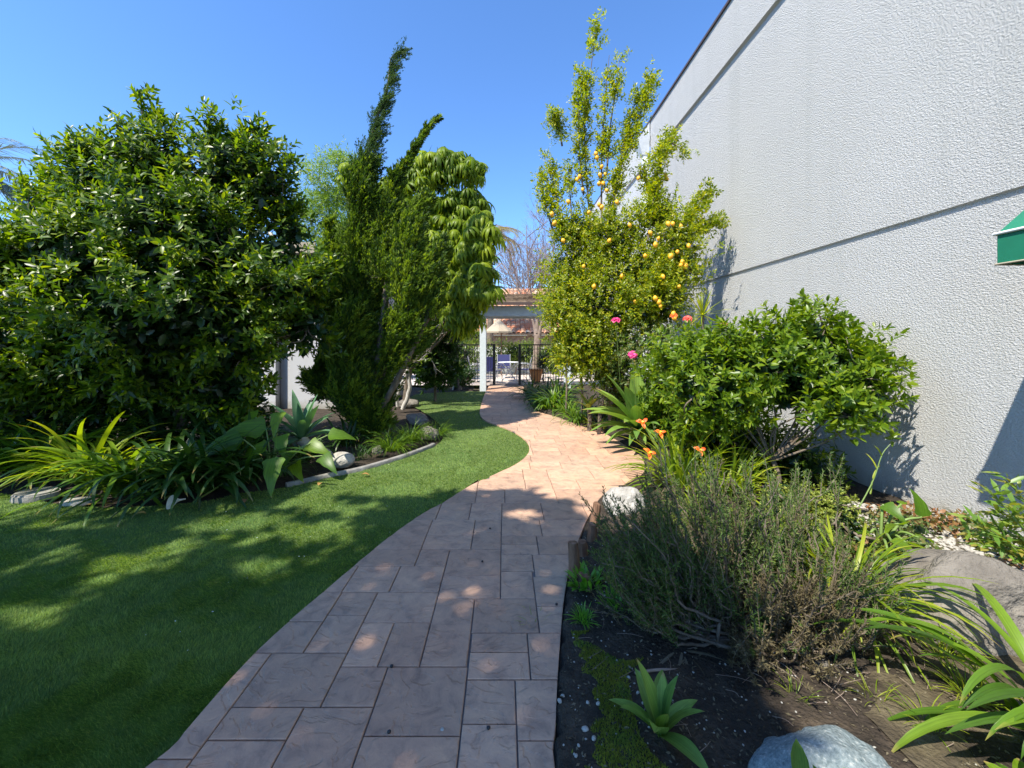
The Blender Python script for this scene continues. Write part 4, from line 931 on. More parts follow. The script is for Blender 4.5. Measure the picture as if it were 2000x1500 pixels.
# dark planting between the tree and the gateway
rng = np.random.default_rng(41)
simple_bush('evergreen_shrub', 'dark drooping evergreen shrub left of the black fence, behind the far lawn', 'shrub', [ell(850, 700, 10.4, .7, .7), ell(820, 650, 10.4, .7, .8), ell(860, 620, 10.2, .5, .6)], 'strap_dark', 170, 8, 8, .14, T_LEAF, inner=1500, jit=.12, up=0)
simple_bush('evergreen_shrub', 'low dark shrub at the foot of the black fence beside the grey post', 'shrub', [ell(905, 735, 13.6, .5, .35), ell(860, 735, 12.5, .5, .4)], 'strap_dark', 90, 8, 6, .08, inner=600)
simple_bush('climbing_shrub', 'olive green shrub seen through the bars of the left fence panel', 'shrub', [ell(905, 690, 16.5, .6, .6), ell(920, 655, 18.5, .6, .4), ell(890, 640, 17, .7, .7)], 'hedge', 150, 8, 7, .08, inner=900)
simple_bush('clipped_shrub', 'dark green shrub against the white courtyard wall right of the table', 'shrub', [ell(1005, 690, 19, .4, .5), ell(1030, 690, 19.2, .5, .5), ell(1080, 700, 16.4, .5, .6)], 'hedge', 130, 8, 7, .08, inner=800)
lp = thing('garden_lamp_post', 'slim dark garden lamp post standing in the shade left of the grey gateway post', 'lamp post', (gx(893, 12.9), 12.9, 0))
Geo().tube([(gx(893, 12.9), 12.9, 0), (gx(893, 12.9), 12.9, .12)], [.16, .13], 12).tube([(gx(893, 12.9), 12.9, .12), (gx(893, 12.9), 12.9, .3)], [.08, .05], 12).obj('base', M['black'], lp)
Geo().tube([(gx(893, 12.9), 12.9, .3), (gx(893, 12.9), 12.9, 1.5)], .035, 10).obj('pole', M['black'], lp)

# ------------------------------------------------------------------ left bed: strap leaves, calla, agave, stones
ar = [blade(1.35, 1.7, .055, 10), blade(1.2, 1.9, .06, 10), blade(1.0, 1.6, .055, 10), blade(1.45, 1.2, .055, 10), blade(.8, 1.4, .05, 10), blade(1.3, 2.3, .055, 10)]
fine = [blade(1.3, 1.9, .022, 7), blade(1.1, 1.7, .02, 7), blade(.9, 1.6, .022, 7), blade(1.45, 1.3, .02, 7)]
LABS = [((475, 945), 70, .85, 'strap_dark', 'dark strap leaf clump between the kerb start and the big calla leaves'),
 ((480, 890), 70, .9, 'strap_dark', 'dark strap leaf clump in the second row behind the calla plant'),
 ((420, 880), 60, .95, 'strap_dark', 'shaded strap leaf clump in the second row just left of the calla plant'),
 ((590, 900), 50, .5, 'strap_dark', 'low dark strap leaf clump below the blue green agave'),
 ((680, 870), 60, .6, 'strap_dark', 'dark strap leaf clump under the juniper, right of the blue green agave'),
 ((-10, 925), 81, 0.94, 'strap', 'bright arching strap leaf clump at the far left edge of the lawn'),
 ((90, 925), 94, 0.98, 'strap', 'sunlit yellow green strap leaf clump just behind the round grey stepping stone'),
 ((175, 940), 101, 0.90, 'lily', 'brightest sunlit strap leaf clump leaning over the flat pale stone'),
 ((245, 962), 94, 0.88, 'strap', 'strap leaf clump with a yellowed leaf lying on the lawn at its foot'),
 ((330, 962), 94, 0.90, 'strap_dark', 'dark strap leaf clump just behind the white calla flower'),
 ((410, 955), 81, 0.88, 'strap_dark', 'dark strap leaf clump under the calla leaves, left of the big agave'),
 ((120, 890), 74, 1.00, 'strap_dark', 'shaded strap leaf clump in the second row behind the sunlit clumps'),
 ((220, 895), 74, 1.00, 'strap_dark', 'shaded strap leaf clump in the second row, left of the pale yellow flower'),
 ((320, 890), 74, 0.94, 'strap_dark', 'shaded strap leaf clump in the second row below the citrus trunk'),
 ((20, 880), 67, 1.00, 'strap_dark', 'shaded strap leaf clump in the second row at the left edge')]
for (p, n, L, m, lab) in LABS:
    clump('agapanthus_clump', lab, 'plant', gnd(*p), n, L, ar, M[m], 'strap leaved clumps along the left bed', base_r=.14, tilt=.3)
liri = [((800, 862), 230, .42, 'fine grassy clump spilling over the pale rocks at the bend of the lawn'), ((765, 878), 200, .4, 'fine grassy clump on the kerb just left of the one at the bend'), ((850, 850), 160, .34, 'small fine grassy clump hanging over the kerb end beside the lawn'),
        ((560, 925), 110, .32, 'thin pale grassy clump below the big left agave'), ((455, 925), 90, .33, 'thin grassy clump beside the yellow edged calla leaf'), ((700, 895), 80, .26, 'small grassy tuft between the smooth stone and the fine clumps')]
for (p, n, L, lab) in liri: clump('grassy_clump', lab, 'plant', gnd(*p), n, L, fine, M['strap' if p[0] > 740 else 'strap_dark'], 'fine grassy clumps in the left bed', joined=True, base_r=.14, tilt=.35)
# left agave on a leaning stem
agv = [blade(1.45, .25, .19, 10, .35, 'agave'), blade(1.2, .5, .2, 10, .35, 'agave'), blade(.95, .7, .2, 10, .35, 'agave'), blade(.65, .8, .2, 10, .35, 'agave'), blade(.35, .9, .2, 10, .35, 'agave')]
ap = at(590, 858, 5.0)
ag = thing('agave', 'large blue green agave on a leaning stem in the left bed', 'agave', gnd(640, 905))
Geo().tube(curve([gnd(655, 900), at(630, 880, 5.05), at(600, 868, 5.0), ap], 5), np.linspace(.05, .07, 16), 9).obj('stem', M['bark_pale'], ag)
clump(None, None, None, ap, 17, .62, agv, M['agave_blue'], ranked=True, thing_=ag, base_r=.02, tilt=.08)
# calla with big leaves and the fallen flower
ca = thing('calla_plant', 'calla plant with broad arrow shaped leaves and one long stemmed white flower', 'plant', gnd(530, 935))
hb = [blade(.35, .9, .66, 14, .22, 'heart', power=1.2), blade(.1, .7, .6, 14, .3, 'heart'), blade(-.6, .9, .66, 14, .25, 'heart')]
def broad(parent, base, tip_base, az, s, k, mat='calla', pitch=0.0, roll=0.0, meshes=None):
    off = wloc(parent); b = Vector(base); e = Vector(tip_base); mid = (b + e) / 2 + Vector((0, 0, .08))
    Geo().tube(curve([b, mid, e], 5), np.linspace(.011, .007, 11), 6).obj('leaf_stalk', M['stem'], parent)
    o = bpy.data.objects.new('leaf', meshes[k]); C.objects.link(o); o.parent = parent
    o.matrix_basis = Matrix.Translation(e - off) @ Matrix.Rotation(az, 4, 'Z') @ Matrix.Rotation(pitch, 4, 'Y') @ Matrix.Rotation(roll, 4, 'X') @ Matrix.Scale(s, 4)
hm = [tri_mesh('leaf', b[0], b[1], M['calla'], np.zeros(len(b[0]))) for b in hb]
b0 = gnd(530, 935)
for (px, py, Y, az, s, k, pt, rl) in [(520, 838, 4.6, R(190), .50, 0, .1, -.75), (475, 858, 4.4, R(205), .50, 1, .25, -.8), (520, 880, 4.4, R(172), .46, 1, .15, -.6), (548, 805, 4.6, R(-85), .32, 1, .75, .1), (540, 893, 4.1, R(-78), .40, 1, .85, .15), (550, 850, 4.45, R(-60), .32, 1, .6, .3), (600, 868, 4.7, R(-20), .36, 1, .2, .7), (630, 890, 4.6, R(-40), .32, 1, .4, .6), (500, 815, 4.8, R(150), .30, 0, .1, -.7), (640, 850, 4.8, R(15), .34, 1, .1, .7), (575, 905, 4.5, R(-50), .3, 1, .4, .6), (570, 880, 4.5, R(-100), .3, 1, .7, 0)]:
    broad(ca, b0, at(px, py, Y), az, s, k, pitch=pt, roll=rl, meshes=hm)
fp = gnd(362, 984, .03); g = Geo()
g.tube(curve([at(508, 896, 4.3), at(490, 903, 4.2), at(430, 948, 4.05), fp + Vector((.06, 0.02, .01))], 8), np.linspace(.010, .008, 25), 7).obj('flower_stem', M['stem'], ca)
# the spathe: a flared funnel lying on the lawn
V, Fc = [], []; nr, na = 9, 22; ax_ = Vector((-.55, -.8, .05)).normalized(); q_ = ax_.to_track_quat('Z', 'Y')
for i in range(nr):
    t = i / (nr - 1); r_ = .008 + .050 * t ** 3.4; zz = .105 * t
    for j in range(na):
        a = 6.2832 * j / na; fl = 1 + .5 * t * t * max(0, math.cos(a)) ** 2
        V.append(tuple(fp + Vector((0, 0, .045)) + q_ @ Vector((r_ * math.cos(a) * fl, r_ * math.sin(a), zz + .06 * t * t * math.cos(a)))))
for i in range(nr - 1):
    for j in range(na): k = (j + 1) % na; Fc.append((i * na + j, i * na + k, (i + 1) * na + k, (i + 1) * na + j))
Geo().add(V, Fc, .5).obj('spathe', M['spathe'], ca); Geo().tube([fp + Vector((0, 0, .045)), fp + Vector((0, 0, .045)) + ax_ * .09], [.007, .006], 7).obj('spadix', M['yellow'], ca)
# stones of the left bed
def disc(name, label, px, py, r_, h, mat, sq=1.0):
    p = gnd(px, py); bm = bmesh.new(); bmesh.ops.create_cone(bm, cap_ends=True, segments=28, radius1=r_, radius2=r_ * .94, depth=h)
    for v in bm.verts: v.co.x *= 1 + .05 * math.sin(v.co.y * 20); v.co.y *= sq
    bmesh.ops.bevel(bm, geom=[e for e in bm.edges if e.calc_length() > r_ * .1 and all(v.co.z > 0 for v in e.verts)], offset=h * .2, segments=2, affect='EDGES')
    me = bpy.data.meshes.new(name); bm.to_mesh(me); bm.free(); me.materials.append(mat); o = link(name, me); o.location = (p.x, p.y, h / 2 - .025); return tag(o, label, 'stone')
disc('stepping_stone', 'round grey stepping stone on the lawn edge, the one farther left', 70, 968, .19, .07, M['kerb'], .8)
disc('stepping_stone', 'flat pale stepping stone beneath the drooping sunlit leaves', 150, 978, .15, .035, M['rock_white'], .6)
rock('smooth_stone', 'smooth egg shaped pale stone resting beside the curved kerb', 'stone', gnd(663, 912) + Vector((0, .08, .06)), (.155, .12, .10), M['rock_white'], 3, .04, .8)
rock('bed_rock', 'small pale rock among the grassy clumps left of the bend', 'rock', gnd(735, 886) + Vector((0, .05, .03)), (.08, .06, .06), M['rock_grey'], 8, .15, .6)
rock('bed_rock', 'long pale rock bordering the lawn just below the pale trunk', 'rock', gnd(815, 822) + Vector((0, 0, .03)), (.42, .18, .11), M['rock_grey'], 5, .15, .5, rotz=R(-62))
rock('bed_rock', 'rounded pale rock at the outermost bend of the lawn edge', 'rock', gnd(850, 852) + Vector((-.10, 0, .03)), (.18, .16, .12), M['rock_grey'], 6, .12, .5, rotz=R(-40))
rock('bed_rock', 'low pale rock at the far end of the left lawn edge', 'rock', gnd(806, 792) + Vector((-.1, 0, .03)), (.25, .18, .12), M['rock_grey'], 7, .15, .5)
yl = clump('fallen_leaves', None, None, gnd(225, 985), 5, .22, [blade(.1, .3, .09, 7)], M['dead'], base_r=.08, tilt=.08); tag(yl, 'yellowed strap leaves lying on the lawn by the sunlit clumps', 'dead leaves')

# ------------------------------------------------------------------ lemon tree
rng = np.random.default_rng(51)
lemon = thing('lemon_tree', 'tall lemon tree full of yellow fruit standing against the white wall', 'tree', (gx(1195, 6.9), 6.9, 0))
le = [ell(1130, 450, 6.9, .42, .35), ell(1120, 530, 6.9, .5, .5), ell(1200, 470, 6.8, .55, .45), ell(1240, 540, 6.6, .75, .55), ell(1160, 600, 6.7, .75, .55), ell(1110, 610, 6.8, .35, .5), ell(1320, 470, 6.4, .38, .35), ell(1335, 520, 6.3, .3, .35), ell(1250, 610, 6.5, .7, .35), ell(1300, 580, 6.3, .4, .4), ell(1150, 670, 6.5, .5, .45), ell(1110, 660, 6.8, .3, .45), ell(1280, 420, 6.6, .45, .22), ell(1100, 580, 7, .33, .3)]
cl, D, P, S = crown_points(le, 620, 16, .13, .55, (.55, 1.06), .68)
leaders = [[(1165, 42), (1156, 120), (1146, 190), (1142, 260), (1148, 380), (1160, 500)], [(1190, 108), (1184, 170), (1178, 260), (1175, 330), (1175, 450)], [(1210, 118), (1202, 180), (1192, 250), (1185, 340)], [(1272, 152), (1255, 210), (1235, 270), (1212, 330), (1190, 430)], [(1244, 190), (1226, 250), (1210, 320)],
 [(1082, 226), (1092, 250), (1098, 285)], [(1073, 305), (1082, 360), (1094, 420), (1105, 490)], [(1058, 350), (1066, 400), (1080, 450)], [(1135, 145), (1130, 220), (1132, 300), (1140, 380)], [(1312, 262), (1292, 300), (1285, 340), (1275, 400), (1265, 470)], [(1382, 372), (1355, 412), (1315, 455)], [(1402, 430), (1360, 448), (1310, 475)], [(1255, 330), (1270, 370), (1280, 420)], [(1110, 330), (1115, 400), (1120, 470)], [(1205, 350), (1195, 410), (1185, 480)], [(1330, 290), (1305, 275)]]
LP, LS = [], []; gb = Geo()
for ld in leaders:
    Yl = 6.9 if ld[0][0] < 1290 else 6.4
    c = curve([at(p[0], p[1], Yl + rng.normal(0, .05)) for p in ld], 8); d = nrm(-np.gradient(c, axis=0)); gb.tube(c[::-1], np.linspace(.018, .004, len(c)), 5)
    m = int(len(c) * 11); i = rng.integers(0, max(2, int(len(c) * .88)), m); gap = (vnoise(c[i, 2] * 7, np.full(m, ld[0][0] * 1.7), 1.0) > .30); i = i[gap]; m = len(i)
    LP.append(c[i] + rng.normal(0, .062, (m, 3))); LS.append(nrm(d[i] + rng.normal(0, .45, (m, 3))))
P = np.concatenate([P] + LP); S = np.concatenate([S] + LS)
q = shoots(P, S, 8, .11, .064); ok = q[0][:, 0] < XW - .05; q = tuple(a[ok] for a in q)
leaf_parts(lemon, T_SM, M['lemon_leaf'], *q, n=300, wid=1.0)
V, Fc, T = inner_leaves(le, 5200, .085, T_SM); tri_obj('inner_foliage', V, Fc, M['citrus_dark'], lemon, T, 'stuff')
gb.obj('branches', M['bark'], lemon, 'stuff'); limbs(lemon, Vector((gx(1195, 6.9), 6.9, 0)), le, cl, M['bark'], .055, twigs=160, twr=.004)
def lemon_mesh():
    bm = bmesh.new(); bmesh.ops.create_uvsphere(bm, u_segments=16, v_segments=12, radius=1)
    for v in bm.verts:
        z = v.co.z; f = 1 - .12 * abs(z) ** 3; v.co.x *= f; v.co.y *= f; v.co.z *= 1.12 + .14 * max(0, abs(z) - .85) / .15
    me = bpy.data.meshes.new('lemon'); bm.to_mesh(me); bm.free(); me.materials.append(M['lemon'])
    for p in me.polygons: p.use_smooth = True
    return me
lm = lemon_mesh(); off = wloc(lemon)
for (px, py) in [(1078, 418), (1083, 436), (1132, 345), (1127, 350), (1175, 326), (1182, 340), (1172, 342), (1170, 359), (1178, 358), (1166, 308), (1164, 300), (1247, 348), (1300, 342), (1302, 350), (1305, 437), (1314, 437), (1330, 442), (1280, 478), (1286, 466), (1323, 492), (1333, 512), (1339, 520), (1330, 518), (1280, 583), (1290, 598), (1287, 590), (1315, 612), (1175, 405), (1170, 400), (1110, 394), (1317, 622), (1326, 560), (1205, 395), (1150, 415), (1190, 470), (1230, 440), (1260, 500), (1215, 540), (1295, 540), (1240, 590), (1100, 470), (1140, 520), (1345, 480), (1160, 560), (1270, 455), (1185, 372), (1138, 370), (1310, 500)]:
    Y = 6.25 if px < 1260 else 5.95
    o = bpy.data.objects.new('lemon', lm); C.objects.link(o); o.parent = lemon; o.location = at(px, py, Y if py > 380 else Y + .55) - off
    s = random.uniform(.025, .036); o.scale = (s * random.uniform(.92, 1.05), s, s * random.uniform(1.0, 1.2)); o.rotation_euler = (random.uniform(-.5, .5), random.uniform(-.5, .5), random.uniform(0, 6))

# ------------------------------------------------------------------ planting on the right
rng = np.random.default_rng(61)
simple_bush('evergreen_shrub', 'mixed dark evergreen shrub below the lemon tree beside the far path', 'shrub', [ell(1130, 690, 6.9, .35, .45), ell(1190, 700, 6.6, .4, .5), ell(1230, 780, 7.0, .35, .35)], 'shrub', 130, 8, 8, .075, T_LEAF, n_parts=60, inner=900, jit=.1, trunk=Vector((gx(1170, 6.7), 6.7, 0)))
rosebush = simple_bush('rose_bush', 'rose bush with crinkled olive leaves and pink blooms right of the lemon tree', 'rose bush', [ell(1290, 680, 6.2, .7, .4), ell(1220, 700, 6.5, .5, .4), ell(1350, 680, 5.9, .45, .33), ell(1205, 755, 6.8, .35, .35), ell(1270, 745, 6.5, .5, .35)], 'rose_leaf', 200, 7, 7, .052, T_BROAD, n_parts=150, inner=900, jit=.1, up=.2, trunk=Vector((gx(1270, 6.4), 6.4, 0)))
pet = blade(1.2, 1.3, .9, 5, .3, 'oval')
def bloom(parent, p, s, mat, rings_=((5, .1), (6, .45), (6, .8)), name='flower', bl=pet, center=None):
    off = wloc(parent); f = bpy.data.objects.new(name, None); C.objects.link(f); f.parent = parent; f.location = Vector(p) - off; f.empty_display_size = .05
    f.rotation_euler = (random.uniform(.3, .9), random.uniform(-.4, .4), 0); me = tri_mesh('petal', bl[0], bl[1], mat, np.full(len(bl[0]), random.random()))
    for n_, tl in rings_:
        for i in range(n_):
            o = bpy.data.objects.new('petal', me); C.objects.link(o); o.parent = f
            o.matrix_basis = Matrix.Rotation(i * 6.2832 / n_ + tl, 4, 'Z') @ Matrix.Rotation(tl, 4, 'Y') @ Matrix.Scale(s * (.6 + .4 * tl), 4)
    if center:
        g = Geo().tube([(0, 0, 0), (0, 0, s * .35)], [s * .16, s * .1], 8); V, Fc, T = g.get(); me2 = tri_mesh('throat', V, Fc, center, T); o = bpy.data.objects.new('throat', me2); C.objects.link(o); o.parent = f
    return f
for (px, py, Y, s, m) in [(1203, 625, 5.25, .075, 'rose'), (1236, 692, 5.0, .07, 'rose'), (1343, 622, 5.15, .07, 'rose_red'), (1316, 616, 5.3, .06, 'lily_petal'), (1416, 632, 5.1, .06, 'dead')]:
    bloom(rosebush, at(px, py, Y + .3), s * 1.1, M[m]); Geo().tube(curve([at(px, py + 2, Y + .3), at(px + 3, py + 50, Y + .4), at(px + 8, py + 120, Y + .6)], 4), .004, 5).obj('flower_stem', M['stem'], rosebush)
rng = np.random.default_rng(62)
sh = big_tree('mock_orange_tree', 'small multi stemmed evergreen tree spreading before the white wall, casting a big shadow',
    [ell(1570, 690, 3.95, .46, .38), ell(1450, 690, 4.2, .46, .28), ell(1530, 760, 4.0, .42, .22), ell(1490, 730, 4.0, .5, .3), ell(1400, 750, 4.1, .55, .38), ell(1320, 750, 5.6, .5, .36), ell(1625, 725, 3.8, .36, .26), ell(1680, 755, 3.6, .2, .2), ell(1350, 700, 4.5, .42, .25), ell(1695, 710, 3.6, .1, .1), ell(1290, 780, 6.3, .3, .3), ell(1620, 790, 3.6, .24, .13), ell(1670, 810, 3.5, .16, .1)],
    'shrub', 400, 8, 9, .095, Vector((gx(1510, 3.95), 3.95, 0.02)), 300, 3600, .022, up=.6, jit=.085, ln=.09,
    shell=(.6, 1.15), spikes=[(A(1570, 650, 3.8), A(1570, 588, 3.8), 16, .07), (A(1480, 670, 3.9), A(1482, 622, 3.9), 12, .07), (A(1420, 690, 4.0), A(1415, 640, 4.0), 10, .07), (A(1640, 680, 3.7), A(1665, 640, 3.7), 10, .06), (A(1500, 780, 3.8), A(1440, 830, 3.9), 10, .1), (A(1350, 780, 4.0), A(1330, 850, 4.1), 14, .1), (A(1600, 660, 3.8), A(1620, 620, 3.8), 8, .06), (A(1710, 740, 3.35), A(1755, 748, 3.3), 8, .06), (A(1690, 690, 3.5), A(1730, 700, 3.4), 8, .05)])
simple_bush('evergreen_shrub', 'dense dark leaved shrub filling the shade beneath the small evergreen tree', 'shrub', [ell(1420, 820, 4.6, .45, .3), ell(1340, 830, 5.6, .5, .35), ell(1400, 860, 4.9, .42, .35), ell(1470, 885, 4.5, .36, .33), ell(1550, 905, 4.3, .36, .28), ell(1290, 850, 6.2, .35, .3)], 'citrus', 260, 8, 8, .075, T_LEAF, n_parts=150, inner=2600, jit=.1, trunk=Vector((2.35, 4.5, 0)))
# agave by the path
a2 = gnd(1246, 876); agr = [blade(1.5, .2, .28, 10, .3, 'agave'), blade(1.25, .4, .29, 10, .35, 'agave'), blade(1.0, .55, .29, 10, .35, 'agave'), blade(.7, .75, .27, 10, .4, 'agave'), blade(.4, .8, .2, 10, .4, 'agave'), blade(.1, .6, .18, 10, .4, 'agave')]
aga = thing('agave', 'big pale green agave beside the sunlit path, leaves fanning to the left', 'agave', a2)
Geo().tube(curve([a2 + Vector((.12, .1, 0)), a2 + Vector((.08, .05, .15)), a2 + Vector((0, 0, .26))], 4), [.05] * 9, 9).obj('stem', M['bark'], aga)
off = wloc(aga); ms = [tri_mesh('leaf', b[0], b[1], M['agave'], np.zeros(len(b[0]))) for b in agr]
ctr = a2 + Vector((0.0, 0, .25))
for (az, k, s, ty) in [(100, 0, .78, -.05), (180, 0, .66, .0), (165, 1, .72, 0), (230, 1, .6, 0), (20, 1, .55, 0), (185, 2, .7, 0), (150, 2, .66, 0), (250, 2, .5, 0), (340, 2, .5, 0), (60, 2, .6, 0), (200, 3, .68, 0), (170, 3, .66, 0), (235, 3, .5, 0), (285, 3, .42, 0), (330, 3, .4, 0), (130, 3, .6, 0), (30, 3, .5, 0), (190, 4, .58, 0), (215, 4, .56, 0), (250, 4, .46, 0), (280, 4, .4, 0), (160, 4, .55, 0), (210, 5, .5, 0), (240, 5, .42, 0), (265, 5, .36, 0), (300, 5, .34, 0)]:
    o = bpy.data.objects.new('leaf', ms[k]); C.objects.link(o); o.parent = aga
    o.matrix_basis = Matrix.Translation(ctr - off) @ Matrix.Rotation(R(az), 4, 'Z') @ Matrix.Rotation(random.uniform(-.06, .06), 4, 'X') @ Matrix.Scale(s * 1.3, 4)
# daylilies
for (p, n, L, lab) in [((1335, 962), 130, .82, 'bright green daylily clump with four orange flowers beside the path'), ((1420, 975), 80, .7, 'bright daylily clump behind the rosemary, without flowers')]:
    bl_ = [blade(1.4, 1.2, .034, 9), blade(1.25, 1.6, .036, 9), blade(1.1, 1.7, .034, 9), blade(1.5, .8, .032, 9), blade(.9, 1.4, .032, 9)]
    pos = gnd(*p); d_ = clump('daylily_clump', lab, 'plant', pos, n, L, bl_, M['lily'], base_r=.16, tilt=.25)
    if n == 130: dl = d_
lp_ = blade(1.1, 1.35, .42, 7, .3, 'oval')
for (px, py, Y, s) in [(1255, 826, 4.1, .10), (1290, 848, 4.0, .105), (1268, 887, 3.8, .105), (1367, 881, 3.7, .09)]:
    bloom(dl, at(px, py, Y), s, M['lily_petal'], ((3, .0), (3, .35)), 'flower', lp_, M['yellow'])
    Geo().tube(curve([at(px, py + 3, Y), at((px + 1320) / 2, (py + 955) / 2 - 8, Y), gnd(1325, 960)], 5), .0045, 5).obj('flower_stem', M['stem'], dl)
# planting along the far right edge of the path
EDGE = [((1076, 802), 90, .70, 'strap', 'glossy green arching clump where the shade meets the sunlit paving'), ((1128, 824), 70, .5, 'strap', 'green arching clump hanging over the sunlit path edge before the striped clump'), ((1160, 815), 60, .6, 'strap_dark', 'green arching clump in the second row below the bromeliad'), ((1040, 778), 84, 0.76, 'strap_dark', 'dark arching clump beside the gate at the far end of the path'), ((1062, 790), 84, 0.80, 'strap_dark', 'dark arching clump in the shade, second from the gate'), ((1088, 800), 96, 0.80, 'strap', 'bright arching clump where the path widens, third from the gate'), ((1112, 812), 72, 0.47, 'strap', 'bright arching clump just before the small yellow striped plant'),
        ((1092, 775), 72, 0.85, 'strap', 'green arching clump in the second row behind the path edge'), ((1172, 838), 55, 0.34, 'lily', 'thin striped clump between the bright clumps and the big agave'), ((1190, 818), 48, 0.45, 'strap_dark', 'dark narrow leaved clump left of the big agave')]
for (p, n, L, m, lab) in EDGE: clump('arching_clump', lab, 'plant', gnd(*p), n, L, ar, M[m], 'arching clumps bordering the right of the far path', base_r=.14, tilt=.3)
ros = [blade(1.2, .6, .24, 8, .3, 'agave'), blade(.8, .7, .24, 8, .3, 'agave'), blade(.4, .7, .24, 8, .3, 'agave')]
clump('rosette_plant', 'small light green broad leaved rosette at the edge of the sunlit path', 'plant', gnd(1142, 826), 18, .26, ros, M['agave'], ranked=True, base_r=.02)
dr = [blade(1.45, .5, .075, 9), blade(1.1, 1.0, .08, 9), blade(.7, 1.2, .075, 9), blade(.2, 1.0, .075, 9), blade(-.2, .8, .07, 9)]
def stalked(name, label, pos, h, n, L, bl, mat, r=.02):
    p = Vector(pos); t = thing(name, label, 'plant', p); Geo().tube(curve([p, p + Vector((.02, 0, h * .5)), p + Vector((0, 0, h))], 4), r, 8).obj('stem', M['bark'], t)
    return clump(None, None, None, p + Vector((0, 0, h)), n, L, bl, M[mat], ranked=True, thing_=t, base_r=.01, tilt=.15)
stalked('dracaena_plant', 'striped drooping dracaena on a thin stem right of the open gate', (gx(1105, 8.2), 8.2, 0), 1.15, 34, .42, dr, 'euphorbia')
stalked('dracaena_plant', 'dark narrow leaved dracaena just behind the bromeliad', (gx(1135, 7.6), 7.6, 0), .95, 30, .45, dr, 'strap')
stalked('bromeliad_plant', 'olive cup shaped bromeliad on a short red stem near the arching clumps', (gx(1150, 6.9), 6.9, 0), .38, 12, .36, [blade(1.2, .4, .28, 8, .35, 'agave'), blade(.8, .6, .28, 8, .35, 'agave')], 'euphorbia', .035)
stalked('yucca_plant', 'spiky green rosette on a slanting stem in front of the wall above the rose bush', (gx(1372, 5.4), 5.4, 0), 1.85, 46, .36, [blade(1.4, .2, .05, 7), blade(.9, .3, .05, 7), blade(.3, .4, .05, 7), blade(-.2, .4, .05, 7)], 'lemon_leaf')
stalked('yucca_plant', 'small upright spiky rosette peeping over the small evergreen tree', (gx(1465, 4.9), 4.9, 0), 1.5, 26, .26, [blade(1.5, .15, .05, 7), blade(1.1, .2, .05, 7), blade(.8, .3, .05, 7)], 'strap')
pot = thing('flower_pot', 'terracotta pot standing behind the right fence panel', 'pot', (gx(1047, 15.2), 15.2, 0))
Geo().tube([(gx(1047, 15.2), 15.2, z) for z in (0, .25, .42, .47, .47, .50)], [.15, .21, .24, .24, .27, .27], 16).obj('pot_body', M['terracotta'], pot)
simple_bush('potted_shrub', 'dark small leaved shrub growing behind the fence above the terracotta pot', 'shrub', [ell(1062, 705, 15.4, .3, .4)], 'strap_dark', 40, 7, 6, .06, inner=200)
# ------------------------------------------------------------------ rosemary and the near right bed
rng = np.random.default_rng(71)
def zs(x, y): return zsoil(x, y)
rp = Vector((1.28, 2.02, 0)); rp.z = zs(rp.x, rp.y)
rm = thing('rosemary_bush', 'big leggy grey green rosemary bush with dry brown base in the near right bed', 'shrub', rp)
gw_ = Geo(); ND, NX = {'rosemary': [], 'rosemary_dry': []}, {'rosemary': [], 'rosemary_dry': []}
def needles(c, dens, mat, L=.02):
    d = nrm(np.gradient(c, axis=0)); ln_ = np.linalg.norm(c[-1] - c[0]); m = max(6, int(ln_ * dens)); i = rng.random(m) * (len(c) - 1); k = np.clip(i.astype(int), 0, len(c) - 2); f = (i - k)[:, None]
    ND[mat].append(c[k] * (1 - f) + c[k + 1] * f); NX[mat].append(nrm(d[k] * .8 + rng.normal(0, .55, (m, 3))))
targets = []
for _ in range(135):
    tx, ty = random.uniform(1165, 1650), random.uniform(925, 1150)
    if tx < 1250: ty = random.uniform(985, 1150)
    Yt_ = random.uniform(1.75, 2.55) + (.25 if tx > 1500 else 0)
    targets.append((at(tx, ty + abs(tx - 1430) * .08, Yt_), 0))
for _ in range(34): targets.append((at(random.uniform(1400, 1640), random.uniform(1190, 1390), random.uniform(1.6, 1.95)), 1))
for _ in range(34): targets.append((at(random.uniform(1560, 1740), random.uniform(1140, 1300), random.uniform(1.8, 2.2)), 0))
for _ in range(40): targets.append((at(random.uniform(1160, 1400), random.uniform(1120, 1260), random.uniform(1.8, 2.2)), 0))
for e, dry_ in targets:
    e = np.array(e); b = np.array(rp) + rng.normal(0, .07, 3) * np.array([1.4, 1, 0]); L_ = np.linalg.norm(e - b)
    if e[2] < .06: e[2] = .06 + random.random() * .1
    m1 = b + (e - b) * .4 + np.array([(e[0] - b[0]) * .18, 0, -.04 * L_]); 
    c = curve([b, m1, b + (e - b) * .75 + rng.normal(0, .03, 3), e + np.array([0, 0, .06])], 6); c += rng.normal(0, .005, c.shape)
    gw_.tube(c, np.linspace(.009, .0022, len(c)), 5, False)
    needles(c[7:], 260, 'rosemary_dry' if dry_ else 'rosemary')
    for _k in range(7):
        i = random.randint(6, len(c) - 2); s = c[i]; dd = nrm(c[-1] - c[8]) + rng.normal(0, .35, 3) + np.array([0, 0, .55]); l2 = random.uniform(.08, .24)
        c2 = curve([s, s + nrm(dd) * l2 * .5 + rng.normal(0, .01, 3), s + nrm(dd) * l2 + np.array([0, 0, .02])], 4)
        gw_.tube(c2, np.linspace(.0028, .0012, len(c2)), 4, False); dr_ = 'rosemary_dry' if (dry_ and random.random() < .8) or (random.random() < .05) or s[2] < .16 and random.random() < .4 else 'rosemary'; needles(c2, 430, dr_)
gw_.obj('stems', M['bark'], rm, 'stuff')
T_N2 = (np.array([(0, -.06, 0), (0, .06, 0), (.6, .09, .03), (1, 0, 0), (.6, -.09, .03)], float), np.array([(0, 1, 2), (0, 2, 4), (4, 2, 3)]))
